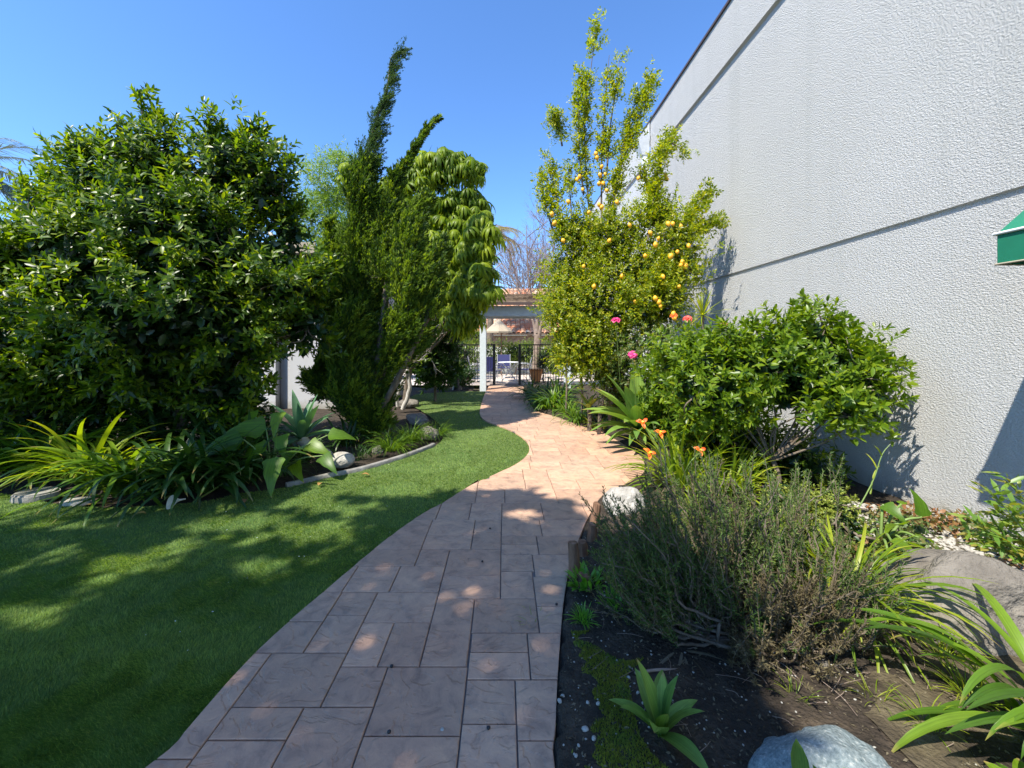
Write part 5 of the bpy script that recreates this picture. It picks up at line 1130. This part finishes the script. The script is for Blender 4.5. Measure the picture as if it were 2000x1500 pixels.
for mt in ND:
    P = np.concatenate(ND[mt]); X = np.concatenate(NX[mt]); ok = P[:, 2] > .02; P, X = P[ok], X[ok]
    V, Fc, T = scatter(T_N2, P, X, rng.normal(size=P.shape), rng.uniform(.014, .026, len(P)), None, 1.0); tri_obj('needles', V, Fc, M[mt], rm, T, 'stuff')
# yellow-green mounds behind it
simple_bush('euphorbia_mound', 'yellow green mound shrub behind the rosemary, the left and taller of two', 'shrub', [ell(1540, 985, 3.0, .24, .22), ell(1515, 1020, 2.95, .24, .2)], 'euphorbia', 90, 8, 9, .028, T_SM, n_parts=0, inner=600, innerL=.04, jit=.04, ln=.03)
simple_bush('euphorbia_mound', 'yellow green mound shrub behind the rosemary, the right one near the wall', 'shrub', [ell(1625, 995, 2.95, .2, .18), ell(1640, 1040, 2.9, .22, .16)], 'euphorbia', 80, 8, 9, .028, T_SM, n_parts=0, inner=600, innerL=.04, jit=.04, ln=.03)
# grassy daylilies right of the rosemary
gl = [blade(1.35, 1.7, .028, 9), blade(1.2, 1.9, .026, 9), blade(1.0, 1.8, .028, 9), blade(.8, 1.5, .024, 9), blade(1.45, 1.2, .026, 9)]
for (x_, y_, n, L, lab) in [(1.80, 2.15, 170, .60, 'lime green fine leaved clump spilling to the right of the rosemary'), (1.72, 2.6, 90, .50, 'lime green fine leaved clump behind the rosemary, nearer the wall'), (1.5, 3.2, 70, .42, 'lime green fine leaved clump seen through the rosemary stems')]:
    clump('daylily_clump', lab, 'plant', (x_, y_, zs(x_, y_)), n, L, gl, M['lily'], 'lime green fine leaved clumps around the rosemary', base_r=.09, tilt=.3)
# calla leaves against the wall
cb = thing('calla_plant', 'calla plant with bright broad leaves between the wall and the grey boulder', 'plant', (2.62, 2.85, zs(2.62, 2.85)))
bb = Vector((2.62, 2.85, zs(2.62, 2.85)))
for (px, py, Y, az, s, k, pt, rl) in [(1800, 1010, 2.8, R(80), .20, 0, -1.1, .2), (1725, 985, 2.9, R(-100), .17, 2, -.3, .5), (1765, 1025, 2.75, R(200), .22, 0, .1, .5), (1740, 1055, 2.6, R(-60), .16, 1, .2, .2), (1770, 1060, 2.65, R(-30), .17, 1, .2, -.3), (1735, 1080, 2.55, R(-120), .15, 1, .3, .3), (1700, 1040, 2.8, R(170), .16, 1, .1, 0), (1795, 1050, 2.6, R(10), .14, 1, .2, 0), (1760, 985, 2.95, R(30), .10, 0, 0, 0)]:
    broad(cb, bb, at(px, py, Y), az, s, k, pitch=pt, roll=rl, meshes=hm)
tg_ = thing('reed_stalk', 'thin arching green reed stalk leaning before the shadowed wall', 'plant', (2.45, 3.0, zs(2.45, 3.0)))
Geo().tube(curve([(2.45, 3.0, .03), at(1700, 950, 3.0), at(1722, 890, 3.0), at(1738, 868, 3.0)], 6), np.linspace(.006, .002, 19), 5).obj('stem', M['stem'], tg_)
for p in [(1705, 935), (1712, 915), (1722, 892), (1700, 965)]:
    V_, F_ = blade(1.2, .8, .10, 7); me = tri_mesh('leaf', V_, F_, M['lily'], np.zeros(len(V_))); o = bpy.data.objects.new('leaf', me); C.objects.link(o); o.parent = tg_
    o.matrix_basis = Matrix.Translation(at(p[0], p[1], 3.0) - wloc(tg_)) @ Matrix.Rotation(random.uniform(0, 6), 4, 'Z') @ Matrix.Scale(.13, 4)
# low ground cover with reddish leaves
q = np.column_stack([rng.uniform(2.15, 3.6, 5200), rng.uniform(2.45, 3.35, 5200), np.zeros(5200)]); ok = (vnoise(q[:, 0], q[:, 1], .22) > .38) & (q[:, 0] - q[:, 1] * .2 > 1.75); q = q[ok]
q[:, 2] = zr(q[:, 0], q[:, 1]) + rng.uniform(.02, .12, len(q)); n = len(q)
V, Fc, T = scatter(T_BROAD, q, rng.normal(0, 1, (n, 3)) + np.array([0, 0, .4]), np.tile([0, -.2, 1.0], (n, 1)) + rng.normal(0, .4, (n, 3)), rng.uniform(.02, .05, n), vnoise(q[:, 0], q[:, 1], .3) * .6 + .4 * rng.random(n))
tag(tri_obj('ground_cover', V, Fc, M['cover'], None, T, 'stuff'), 'low reddish green ground cover along the foot of the white wall', 'ground cover')
# white gravel strip at the wall foot
q = np.column_stack([rng.uniform(2.6, 3.64, 2600), rng.uniform(2.3, 3.6, 2600)]); z = zr(q[:, 0], q[:, 1])
bm = bmesh.new(); bmesh.ops.create_icosphere(bm, subdivisions=1, radius=1); ico = (np.array([v.co[:] for v in bm.verts]), np.array([[v.index for v in f.verts] for f in bm.faces])); bm.free()
def pebbles(P, s, flat=.6):
    n = len(P); k = len(ico[0]); V = ico[0][None] * (s[:, None, None] * rng.uniform(.7, 1.3, (n, 1, 3)) * np.array([1, 1, flat])) * rng.uniform(.85, 1.15, (n, k, 1)) + P[:, None]
    return V.reshape(-1, 3), (ico[1][None] + (np.arange(n) * k)[:, None, None]).reshape(-1, 3), np.repeat(rng.random(n), k)
V, Fc, T = pebbles(np.column_stack([q, z + .012]), rng.uniform(.008, .02, len(q)))
tag(tri_obj('gravel', V, Fc, M['rock_white'], None, T, 'stuff'), 'white gravel scattered along the foot of the stucco wall', 'gravel')
# nandina sprays entering at the right edge
na = thing('nandina_shrub', 'light green nandina with narrow pointed leaves at the right edge by the wall', 'shrub', (2.75, 2.25, 0))
PP, XX = [], []; g = Geo()
for (sx_, sy_, ex, ey) in [(2010, 1110, 1900, 1015), (2020, 1080, 1925, 950), (2030, 1060, 1950, 1000), (2030, 1100, 1890, 1040), (2040, 1040, 1960, 935), (2040, 1120, 1910, 1060), (2030, 1090, 1940, 1030), (2060, 1090, 1985, 990)]:
    Y = random.uniform(2.15, 2.45); c = curve([(2.85, 2.25, 0), at(sx_, sy_, Y), at((sx_ + ex) / 2, (sy_ + ey) / 2 - 12, Y), at(ex, ey, Y)], 6); g.tube(c, np.linspace(.006, .002, len(c)), 5)
    d = nrm(c[-1] - c[8])
    for i in range(7, len(c)):
        for _ in range(4): PP.append(c[i] + rng.normal(0, .012, 3)); XX.append(d + rng.normal(0, .7, 3) * np.array([1, 1, .6]) + np.array([0, 0, -.05]))
g.obj('stems', M['stem'], na, 'stuff'); PP, XX = np.array(PP), np.array(XX); n = len(PP)
leaf_parts(na, leaf_tpl(.26, .2, .12, (.25, .6)), M['bamboo'], PP, XX, np.tile([0, -.3, 1.0], (n, 1)) + rng.normal(0, .3, (n, 3)), rng.uniform(.05, .10, n), n=280)
# stones
rock('boulder', 'big rough grey brown boulder at the right edge under the nandina', 'boulder', (2.40, 2.12, .10), (.44, .28, .28), M['rock_grey'], 12, .2, .5, rotz=R(-8), sub=5)
rock('low_boulder', 'low flat brown rock in front of the big grey boulder', 'rock', (1.98, 1.72, .03), (.34, .14, .07), M['soil_dry'], 14, .2, .5, rotz=R(-20))
rock('granite_rock', 'smooth blue grey rock with a pale vein at the bottom edge', 'rock', (1.06, 1.30, .02), (.24, .19, .19), M['rock_blue'], 15, .10, .5, sub=5)
rock('brown_stone', 'small smooth reddish brown stone just right of the blue grey rock', 'stone', (1.345, 1.37, .03), (.07, .09, .07), M['rock_brown'], 16, .06, .6)
rock('white_rock', 'white rounded rock at the path edge behind the rosemary', 'rock', gnd(1216, 1006) + Vector((.02, .05, .06)), (.17, .15, .17), M['rock_white'], 17, .12, .5)
rock('mossy_stone', 'flat mossy stone on the brown soil right of the rosemary base', 'stone', (1.55, 1.72, .05), (.11, .07, .03), M['moss'], 18, .15, .6)
rock('dark_stone', 'small dark stone at the foot of the rosemary', 'stone', (1.4, 1.8, .05), (.06, .05, .04), M['rock_grey'], 19, .15, .6)
# short log stakes edging the bed
LG = [((1112, 1125), .24, .038, 'cracked brown log stake standing nearest the open soil'), ((1124, 1150), .11, .045, 'low rounded log stake lying against the soil, closest to the camera'), ((1130, 1092), .15, .035, 'leaning log stake in the middle of the row beside the path'), ((1145, 1062), .17, .035, 'upright log stake left of the rosemary tips'), ((1150, 1030), .23, .036, 'tallest broken log stake at the far end of the row')]
for (p, h, r_, lab) in LG:
    b = gnd(*p) + Vector((.035, 0, -.03)); g = Geo(); ln2 = Vector((random.uniform(-.03, .03), random.uniform(-.02, .02), h))
    g.tube([b, b + ln2 * .4, b + ln2 * .8, b + ln2], [r_ * 1.05, r_, r_ * .95, r_ * .85], 11); o = g.obj('log_stake', M['log']); me = o.data
    for v in me.vertices: v.co += Vector((noise.noise(v.co * 25), noise.noise(v.co * 25 + Vector((5, 0, 0))), noise.noise(v.co * 25 + Vector((0, 7, 0))))) * .010
    tag(o, lab, 'log stake', 'log stakes edging the path')
# agapanthus with broad leaves, bottom right corner
bl6 = [blade(1.2, 1.5, .062, 14, .25, power=1.2), blade(.95, 1.3, .062, 14, .25), blade(.75, 1.5, .062, 14, .25), blade(1.4, 2.2, .062, 14, .25), blade(.5, .9, .062, 14, .25)]
agp = thing('agapanthus_clump', 'large near agapanthus clump with broad arching leaves in the bottom right corner', 'plant', (2.02, 1.42, zs(2.0, 1.42)))
ms = [tri_mesh('leaf', b[0], b[1], M['strap'], np.zeros(len(b[0]))) for b in bl6]; offp = wloc(agp)
for (dx, dy, az, k, s) in [(0, .1, 165, 1, .72), (0, .12, 172, 0, .62), (0, 0, 180, 2, .66), (0, -.02, 186, 1, .60), (.02, -.05, 195, 3, .52), (0, -.08, 205, 3, .56), (.03, -.1, 215, 3, .50), (.05, -.1, 228, 3, .48), (.02, .15, 150, 0, .6), (.02, .1, 140, 3, .5), (.1, -.1, 250, 3, .5), (.12, 0, 300, 0, .5), (.1, .1, 60, 0, .6), (.1, .1, 20, 1, .6), (0, .05, 176, 4, .55), (.05, -.12, 200, 0, .50), (0, .18, 158, 3, .6), (.05, -.05, 190, 0, .66), (.1, .1, 100, 0, .6), (.06, -.12, 238, 1, .4)] + [(random.uniform(-.05, .12), random.uniform(-.14, .16), random.uniform(150, 250), random.choice([0, 1, 3, 3, 2]), random.uniform(.4, .64)) for _ in range(16)]:
    o = bpy.data.objects.new('leaf', ms[k]); C.objects.link(o); o.parent = agp
    o.matrix_basis = Matrix.Translation(Vector((dx - .05, dy, 0))) @ Matrix.Rotation(R(az) + random.uniform(-.05, .05), 4, 'Z') @ Matrix.Rotation(random.uniform(-.2, .2), 4, 'X') @ Matrix.Scale(s * 1.12, 4)
# small agave near the camera
av = [blade(1.35, .35, .27, 10, .35, 'agave'), blade(1.0, .6, .28, 10, .35, 'agave'), blade(.7, .75, .28, 10, .35, 'agave')]
sp_ = Vector((.575, 1.50, zs(.575, 1.5)))
clump('agave', 'young green agave rosette in dark soil at the bottom edge', 'agave', sp_, 12, .245, av, M['agave'], ranked=True, base_r=.008, tilt=.12)
# seedling leaves at the bottom edge, in front of the granite rock
sd_ = thing('citrus_seedling', 'young citrus seedlings with broad leaves in front of the blue grey rock', 'plant', (.86, 1.13, zs(.86, 1.13)))
Pq, Xq = [], []; g = Geo()
for (x_, y_, h, nn_) in [(.83, 1.14, .20, 6), (.90, 1.10, .17, 4), (1.0, 1.12, .19, 3), (.95, 1.09, .12, 3)]:
    b = np.array([x_, y_, zs(x_, y_)]); g.tube([b, b + (0, 0, h)], .003, 5)
    for i in range(nn_):
        a = i * 2.2 + x_ * 9; Pq.append(b + np.array([0, 0, h * (1 - .12 * i)])); Xq.append([math.cos(a) * .75, math.sin(a) * .6, .8])
g.obj('stems', M['stem'], sd_, 'stuff'); Pq, Xq = np.array(Pq), np.array(Xq)
leaf_parts(sd_, leaf_tpl(.48, .2, .15, (.15, .35, .6, .82)), M['calla'], Pq, Xq, np.tile([0, -.3, 1.0], (len(Pq), 1)), rng.uniform(.07, .10, len(Pq)), n=40)
br_ = clump('low_plant', 'broad leaved low green plant at the bottom right corner', 'plant', (1.62, 1.17, zs(1.62, 1.17)), 16, .16, [blade(.8, .8, .4, 8, .3, 'oval'), blade(.4, .6, .42, 8, .3, 'oval')], M['calla'], base_r=.08)
# small succulents, sprigs and weeds
clump('succulent', 'small bright green needle rosette in the dark soil beside the log stakes', 'succulent', (.42, 2.17, zs(.42, 2.17)), 70, .085, [blade(1.45, .4, .08, 4), blade(1.0, .6, .08, 4), blade(.6, .6, .08, 4)], M['succ'], joined=True, base_r=.035)
clump('succulent', 'leafy bright green sprig between the log stakes and the rosemary', 'succulent', (.50, 2.48, zs(.5, 2.48)), 70, .10, [blade(1.3, .5, .22, 4, prof='oval'), blade(.8, .6, .22, 4, prof='oval')], M['succ'], joined=True, base_r=.08)
clump('succulent', 'small green sprig under the left stems of the rosemary', 'succulent', (.62, 2.28, zs(.62, 2.28)), 46, .08, [blade(1.3, .5, .22, 4, prof='oval'), blade(.8, .6, .22, 4, prof='oval')], M['succ'], joined=True, base_r=.06)
weed = [blade(1.4, .9, .03, 5), blade(1.1, 1.1, .03, 5), blade(.7, 1.0, .03, 5)]
WD = [((.17, 2.22), 30, .12, 'thin grass weed growing at the path edge by the log stakes'), ((.17, 1.62), 18, .06, 'tiny grass weed on the soil at the path edge'), ((1.55, 1.5), 34, .13, 'pale grass tuft behind the brown stone'), ((1.45, 1.60), 22, .10, 'small grass tuft between the granite rock and the rosemary'), ((1.15, 1.62), 20, .09, 'small grass weed behind the top of the granite rock'), ((1.85, 1.62), 60, .16, 'yellow green grass tuft under the agapanthus leaves'), ((2.0, 1.85), 50, .15, 'yellow green grass tuft before the big boulder')]
for (p, n, L, lab) in WD: clump('grass_tuft', lab, 'grass tuft', (p[0], p[1], zs(*p)), n, L, weed, M['lily'], joined=True, base_r=.04, tilt=.3)
# moss, mulch, pebbles, dead twigs
q = np.column_stack([rng.uniform(.1, .75, 60000), rng.uniform(1.15, 2.1, 60000)]); e = q[:, 0] - redge(q[:, 1])
ok = (e > .015) & (vnoise(q[:, 0] + 3.3, q[:, 1] * .8 + 1.2, .17) + .25 * vnoise(q[:, 0], q[:, 1], .04) > .66) & (e < .12 + .45 * vnoise(q[:, 0] + 8, q[:, 1], .22)) & (q[:, 1] < 1.75 + .5 * vnoise(q[:, 0], q[:, 1] + 2, .2)); q = q[ok][:20000]; n = len(q)
V, Fc, T = scatter(T_NEED, np.column_stack([q, zr(q[:, 0], q[:, 1])]), rng.normal(0, .5, (n, 3)) + np.array([0, 0, 1]), rng.normal(size=(n, 3)), rng.uniform(.006, .014, n), np.clip(vnoise(q[:, 0], q[:, 1], .1) * .8 + .2 * rng.random(n), 0, .99), 3.5)
tag(tri_obj('moss', V, Fc, M['moss'], None, T, 'stuff'), 'olive green moss patches on the dark soil beside the path', 'moss')
n0 = 15000; q = np.column_stack([rng.uniform(.1, 3.2, n0), 1.0 + 3.2 * rng.random(n0) ** 1.7]); q = q[q[:, 0] > redge(q[:, 1]) + .02]; n = len(q)
V, Fc, T = scatter(leaf_tpl(.4, .2, .1, (.5,)), np.column_stack([q, zr(q[:, 0], q[:, 1]) + .004]), rng.normal(0, 1, (n, 3)) * np.array([1, 1, .25]), np.tile([0, 0, 1.0], (n, 1)) + rng.normal(0, .4, (n, 3)), rng.uniform(.006, .024, n), np.clip(rng.random(n) ** 1.6, 0, .99))
tag(tri_obj('mulch', V, Fc, M['mulch'], None, T, 'stuff'), 'crumbled bark mulch and leaf litter over the right bed', 'mulch')
n0 = 520; q = np.column_stack([rng.uniform(.1, 1.6, n0), 1.0 + 2.2 * rng.random(n0) ** 1.3]); q = q[q[:, 0] > redge(q[:, 1]) + .02]
V, Fc, T = pebbles(np.column_stack([q, zr(q[:, 0], q[:, 1]) + .002]), rng.uniform(.002, .0055, len(q)))
tag(tri_obj('grit', V, Fc, M['pebble'], None, T, 'stuff'), 'scattered white grit grains on the dark soil', 'grit')
for i, (px, py, s) in enumerate([(1143, 1440, .014), (1160, 1462, .011), (1093, 1378, .012), (1099, 1366, .009), (1125, 1490, .008), (1148, 1388, .009), (1228, 1342, .009), (1168, 1392, .010), (1130, 1470, .007), (1258, 1400, .010), (1246, 1376, .008), (1205, 1305, .007)]):
    p = gnd(px, py); p.z = zs(p.x, p.y) + s * .3
    o = rock('pebble', ['smooth oval pale pebble beside the young agave, the largest', 'round white pebble just below the oval one', 'white pebble touching the path edge level with the moss', 'small pebble on the soil just above the path edge pebble'][i] if i < 4 else 'small pale pebble lying on the dark soil near the young agave', 'pebble', p, (s, s * .75, s * .6), M['pebble'], 30 + i, .1, .7, 'pale pebbles on the dark soil' , rotz=i, sub=2)
g = Geo()
for i in range(70):
    x_, y_ = random.uniform(.3, 2.0), random.uniform(1.3, 2.3); a = random.uniform(0, 6.28); l_ = random.uniform(.04, .16); z_ = zs(x_, y_) + .012
    if x_ < redge(y_) + .12: continue
    g.tube(curve([(x_, y_, z_), (x_ + math.cos(a) * l_ * .5 + .01, y_ + math.sin(a) * l_ * .5, z_ + .006), (x_ + math.cos(a) * l_, y_ + math.sin(a) * l_, z_ + .002)], 3), .0011, 4, False, .9)
tag(g.obj('dead_twigs', M['bark_tan'], None, 'stuff'), 'dry broken twigs strewn over the soil under the rosemary', 'twigs')
st2 = Geo().tube(curve([gnd(1240, 1341) + Vector((0, 0, .06)), gnd(1285, 1337) + Vector((0, 0, .065)), gnd(1325, 1335) + Vector((0, 0, .06))], 4), .006, 7).obj('dead_stick', M['bark_tan']); tag(st2, 'pale dry stick lying level on the soil left of the rosemary', 'stick')
dl_ = clump('dead_leaf_clump', 'dry grey strap leaves lying below the rosemary', 'dead leaves', (.83, 1.9, zs(.83, 1.9) + .01), 9, .2, [blade(.2, .35, .06, 6), blade(.35, .6, .05, 6)], M['mulch'], base_r=.05, az=(3.6, 6.0))
# seeds on the path
for i, (px, py) in enumerate([(765, 1303), (760, 1432), (942, 1098), (957, 1033), (954, 1424), (1087, 1182)]):
    p = gnd(px, py); o = rock('seed_pod', 'tiny black seed pod lying on the paving slabs', 'seed pod', p + Vector((0, 0, .006)), (.008, .007, .007), M['black'], 50 + i, .2, .8, 'black seed pods on the path', sub=2)
wp = rock('bird_dropping', 'small white spot on the big square slab near the camera', 'spot', gnd(864, 1425) + Vector((0, 0, .002)), (.008, .009, .002), M['pebble'], 60, .2, .9, sub=2)
# fallen leaves on the lawn
for i, (px, py, lab) in enumerate([(706, 927, 'orange fallen leaf on the lawn below the smooth stone'), (622, 948, 'brown curled fallen leaf on the lawn near the kerb'), (285, 1003, 'dark curled fallen leaf on the lawn left of the white flower'), (480, 975, 'pale fallen leaf by the kerb right of the white flower')]):
    p = gnd(px, py, .01); V_, F_ = blade(.4, .9, .5, 6, .4, 'oval'); me = tri_mesh('fallen_leaf', V_ * .09, F_, M['dead'], np.full(len(V_), i * .23)); o = link('fallen_leaf', me); o.location = p; o.rotation_euler.z = i * 1.7; tag(o, lab, 'leaf')
n0 = 60; q = np.column_stack([rng.uniform(-2.6, -.2, n0), rng.uniform(1.5, 5, n0)]); q = q[inside(q, lawn_poly)]; n = len(q)
V, Fc, T = scatter(T_BROAD, np.column_stack([q, np.full(n, .012)]), rng.normal(0, 1, (n, 3)) * np.array([1, 1, .2]), np.tile([0, 0, 1.0], (n, 1)), rng.uniform(.006, .014, n))
tag(tri_obj('petal_litter', V, Fc, M['spathe'], None, T, 'stuff'), 'tiny pale petals sprinkled on the lawn', 'petals')

# ------------------------------------------------------------------ the tall tree behind the camera that shades the foreground
rng = np.random.default_rng(81)
shade = thing('shade_tree', 'broad tree behind the viewer whose crown shades lawn and near path', 'tree', (-9.5, -5.5, 0))
n0 = 190000; G = np.column_stack([rng.uniform(-7, 1.3, n0), rng.uniform(-.6, 5.6, n0)])
u_, v_ = VX + F0 * G[:, 0] / np.maximum(G[:, 1], .3), VY + EYE * F0 / np.maximum(G[:, 1], .3)
edge_ = np.where(G[:, 0] < -1.6, 3.72, np.where(G[:, 0] < .3, 4.12, 3.8))
near = G[:, 1] < edge_ + .35 * (vnoise(G[:, 0], G[:, 1], .3) - .5)
near &= G[:, 0] < np.where(G[:, 1] > 3.1, .62, np.where(G[:, 1] > 1.9, 1.15, 1.0)) + .3 * (vnoise(G[:, 0] + 7, G[:, 1], .4) - .5)
back = (G[:, 1] >= 3.7) & (G[:, 0] < -2.1) & (G[:, 1] < 5.2)
keep = near | back
nz = vnoise(G[:, 0] + G[:, 1] * .4, G[:, 1] * .6 - G[:, 0] * .25, .30); nz2 = vnoise(G[:, 0] + 4, G[:, 1] * .8, .11)
wob = 1 + .9 * (vnoise(G[:, 0] + 2, G[:, 1], .07) - .5) + .6 * (vnoise(G[:, 0], G[:, 1] + 3, .16) - .5)
keep &= ~((nz * .7 + nz2 * .4 > np.where(G[:, 1] > 2.4, .76, .84)) & (G[:, 1] > 2.0) & (G[:, 0] < -1.15) & (G[:, 1] < 4.4))
for (px, py, rx, ry) in [(121, 1023, 90, 9), (104, 1071, 46, 17), (13, 1110, 30, 10), (186, 1110, 38, 17), (269, 1097, 50, 18), (329, 1071, 28, 9), (373, 1058, 28, 8), (56, 1197, 58, 24), (10, 1215, 50, 14), (299, 1192, 24, 10), (425, 988, 24, 8), (503, 1008, 50, 7), (477, 1030, 22, 5), (611, 1032, 58, 15), (641, 993, 42, 7), (503, 1106, 42, 19), (559, 1136, 20, 8), (654, 978, 18, 5), (60, 985, 170, 16), (230, 990, 60, 8), (560, 985, 30, 5), (720, 985, 40, 7), (760, 960, 60, 9), (840, 945, 60, 9),
  (875, 1166, 24, 12), (916, 1162, 30, 9), (992, 1171, 24, 12), (853, 1144, 14, 7), (470, 1328, 30, 14), (750, 1310, 14, 9), (1064, 1247, 30, 12), (1055, 1355, 22, 20), (1087, 1153, 18, 16), (749, 1117, 26, 7), (1024, 1003, 34, 10), (916, 1040, 22, 6), (898, 1252, 20, 8), (682, 1252, 14, 20), (949, 971, 14, 5), (1170, 975, 40, 10)]:
    k_ = 1.4 if px > 700 else 1.55; rx, ry = rx * k_, ry * k_
    keep &= ~((((u_ - px) / rx) ** 2 + ((v_ - py) / ry) ** 2 < 1.05 * wob) & (G[:, 1] > 0))
hole = ((G[:, 0] + 3.9) / 1.0) ** 2 + ((G[:, 1] - 4.45) / .5) ** 2 < wob; keep &= ~hole
G = G[keep][:54000]; n = len(G); H = rng.uniform(6.2, 7.8, n)
P = np.column_stack([G[:, 0] + SUN.x / SUN.z * H, G[:, 1] + SUN.y / SUN.z * H, H])
V, Fc, T = scatter(T_BROAD, P, rng.normal(size=(n, 3)), rng.normal(0, .5, (n, 3)) + np.array([0, 0, 1.0]), rng.uniform(.10, .17, n)); tri_obj('foliage', V, Fc, M['citrus'], shade, T, 'stuff')
g = Geo(); b = np.array([-9.5, -5.5, 0]); g.tube(curve([b, b + (.2, .1, 3), b + (.5, .4, 6.5)], 6), np.linspace(.38, .25, 13), 12); g.obj('trunk', M['bark'], shade); g = Geo()
for i in rng.choice(n, 60, False): g.tube(curve([b + (.4, .3, 5 + rng.random() * 1.5), (b + P[i]) / 2 + (0, 0, 3.4), P[i]], 5), np.linspace(.10, .012, 11), 5, False)
g.obj('branches', M['bark'], shade, 'stuff')
print('objects', len(bpy.data.objects), 'tris', sum(len(o.data.polygons) for o in bpy.data.objects if o.type == 'MESH'))
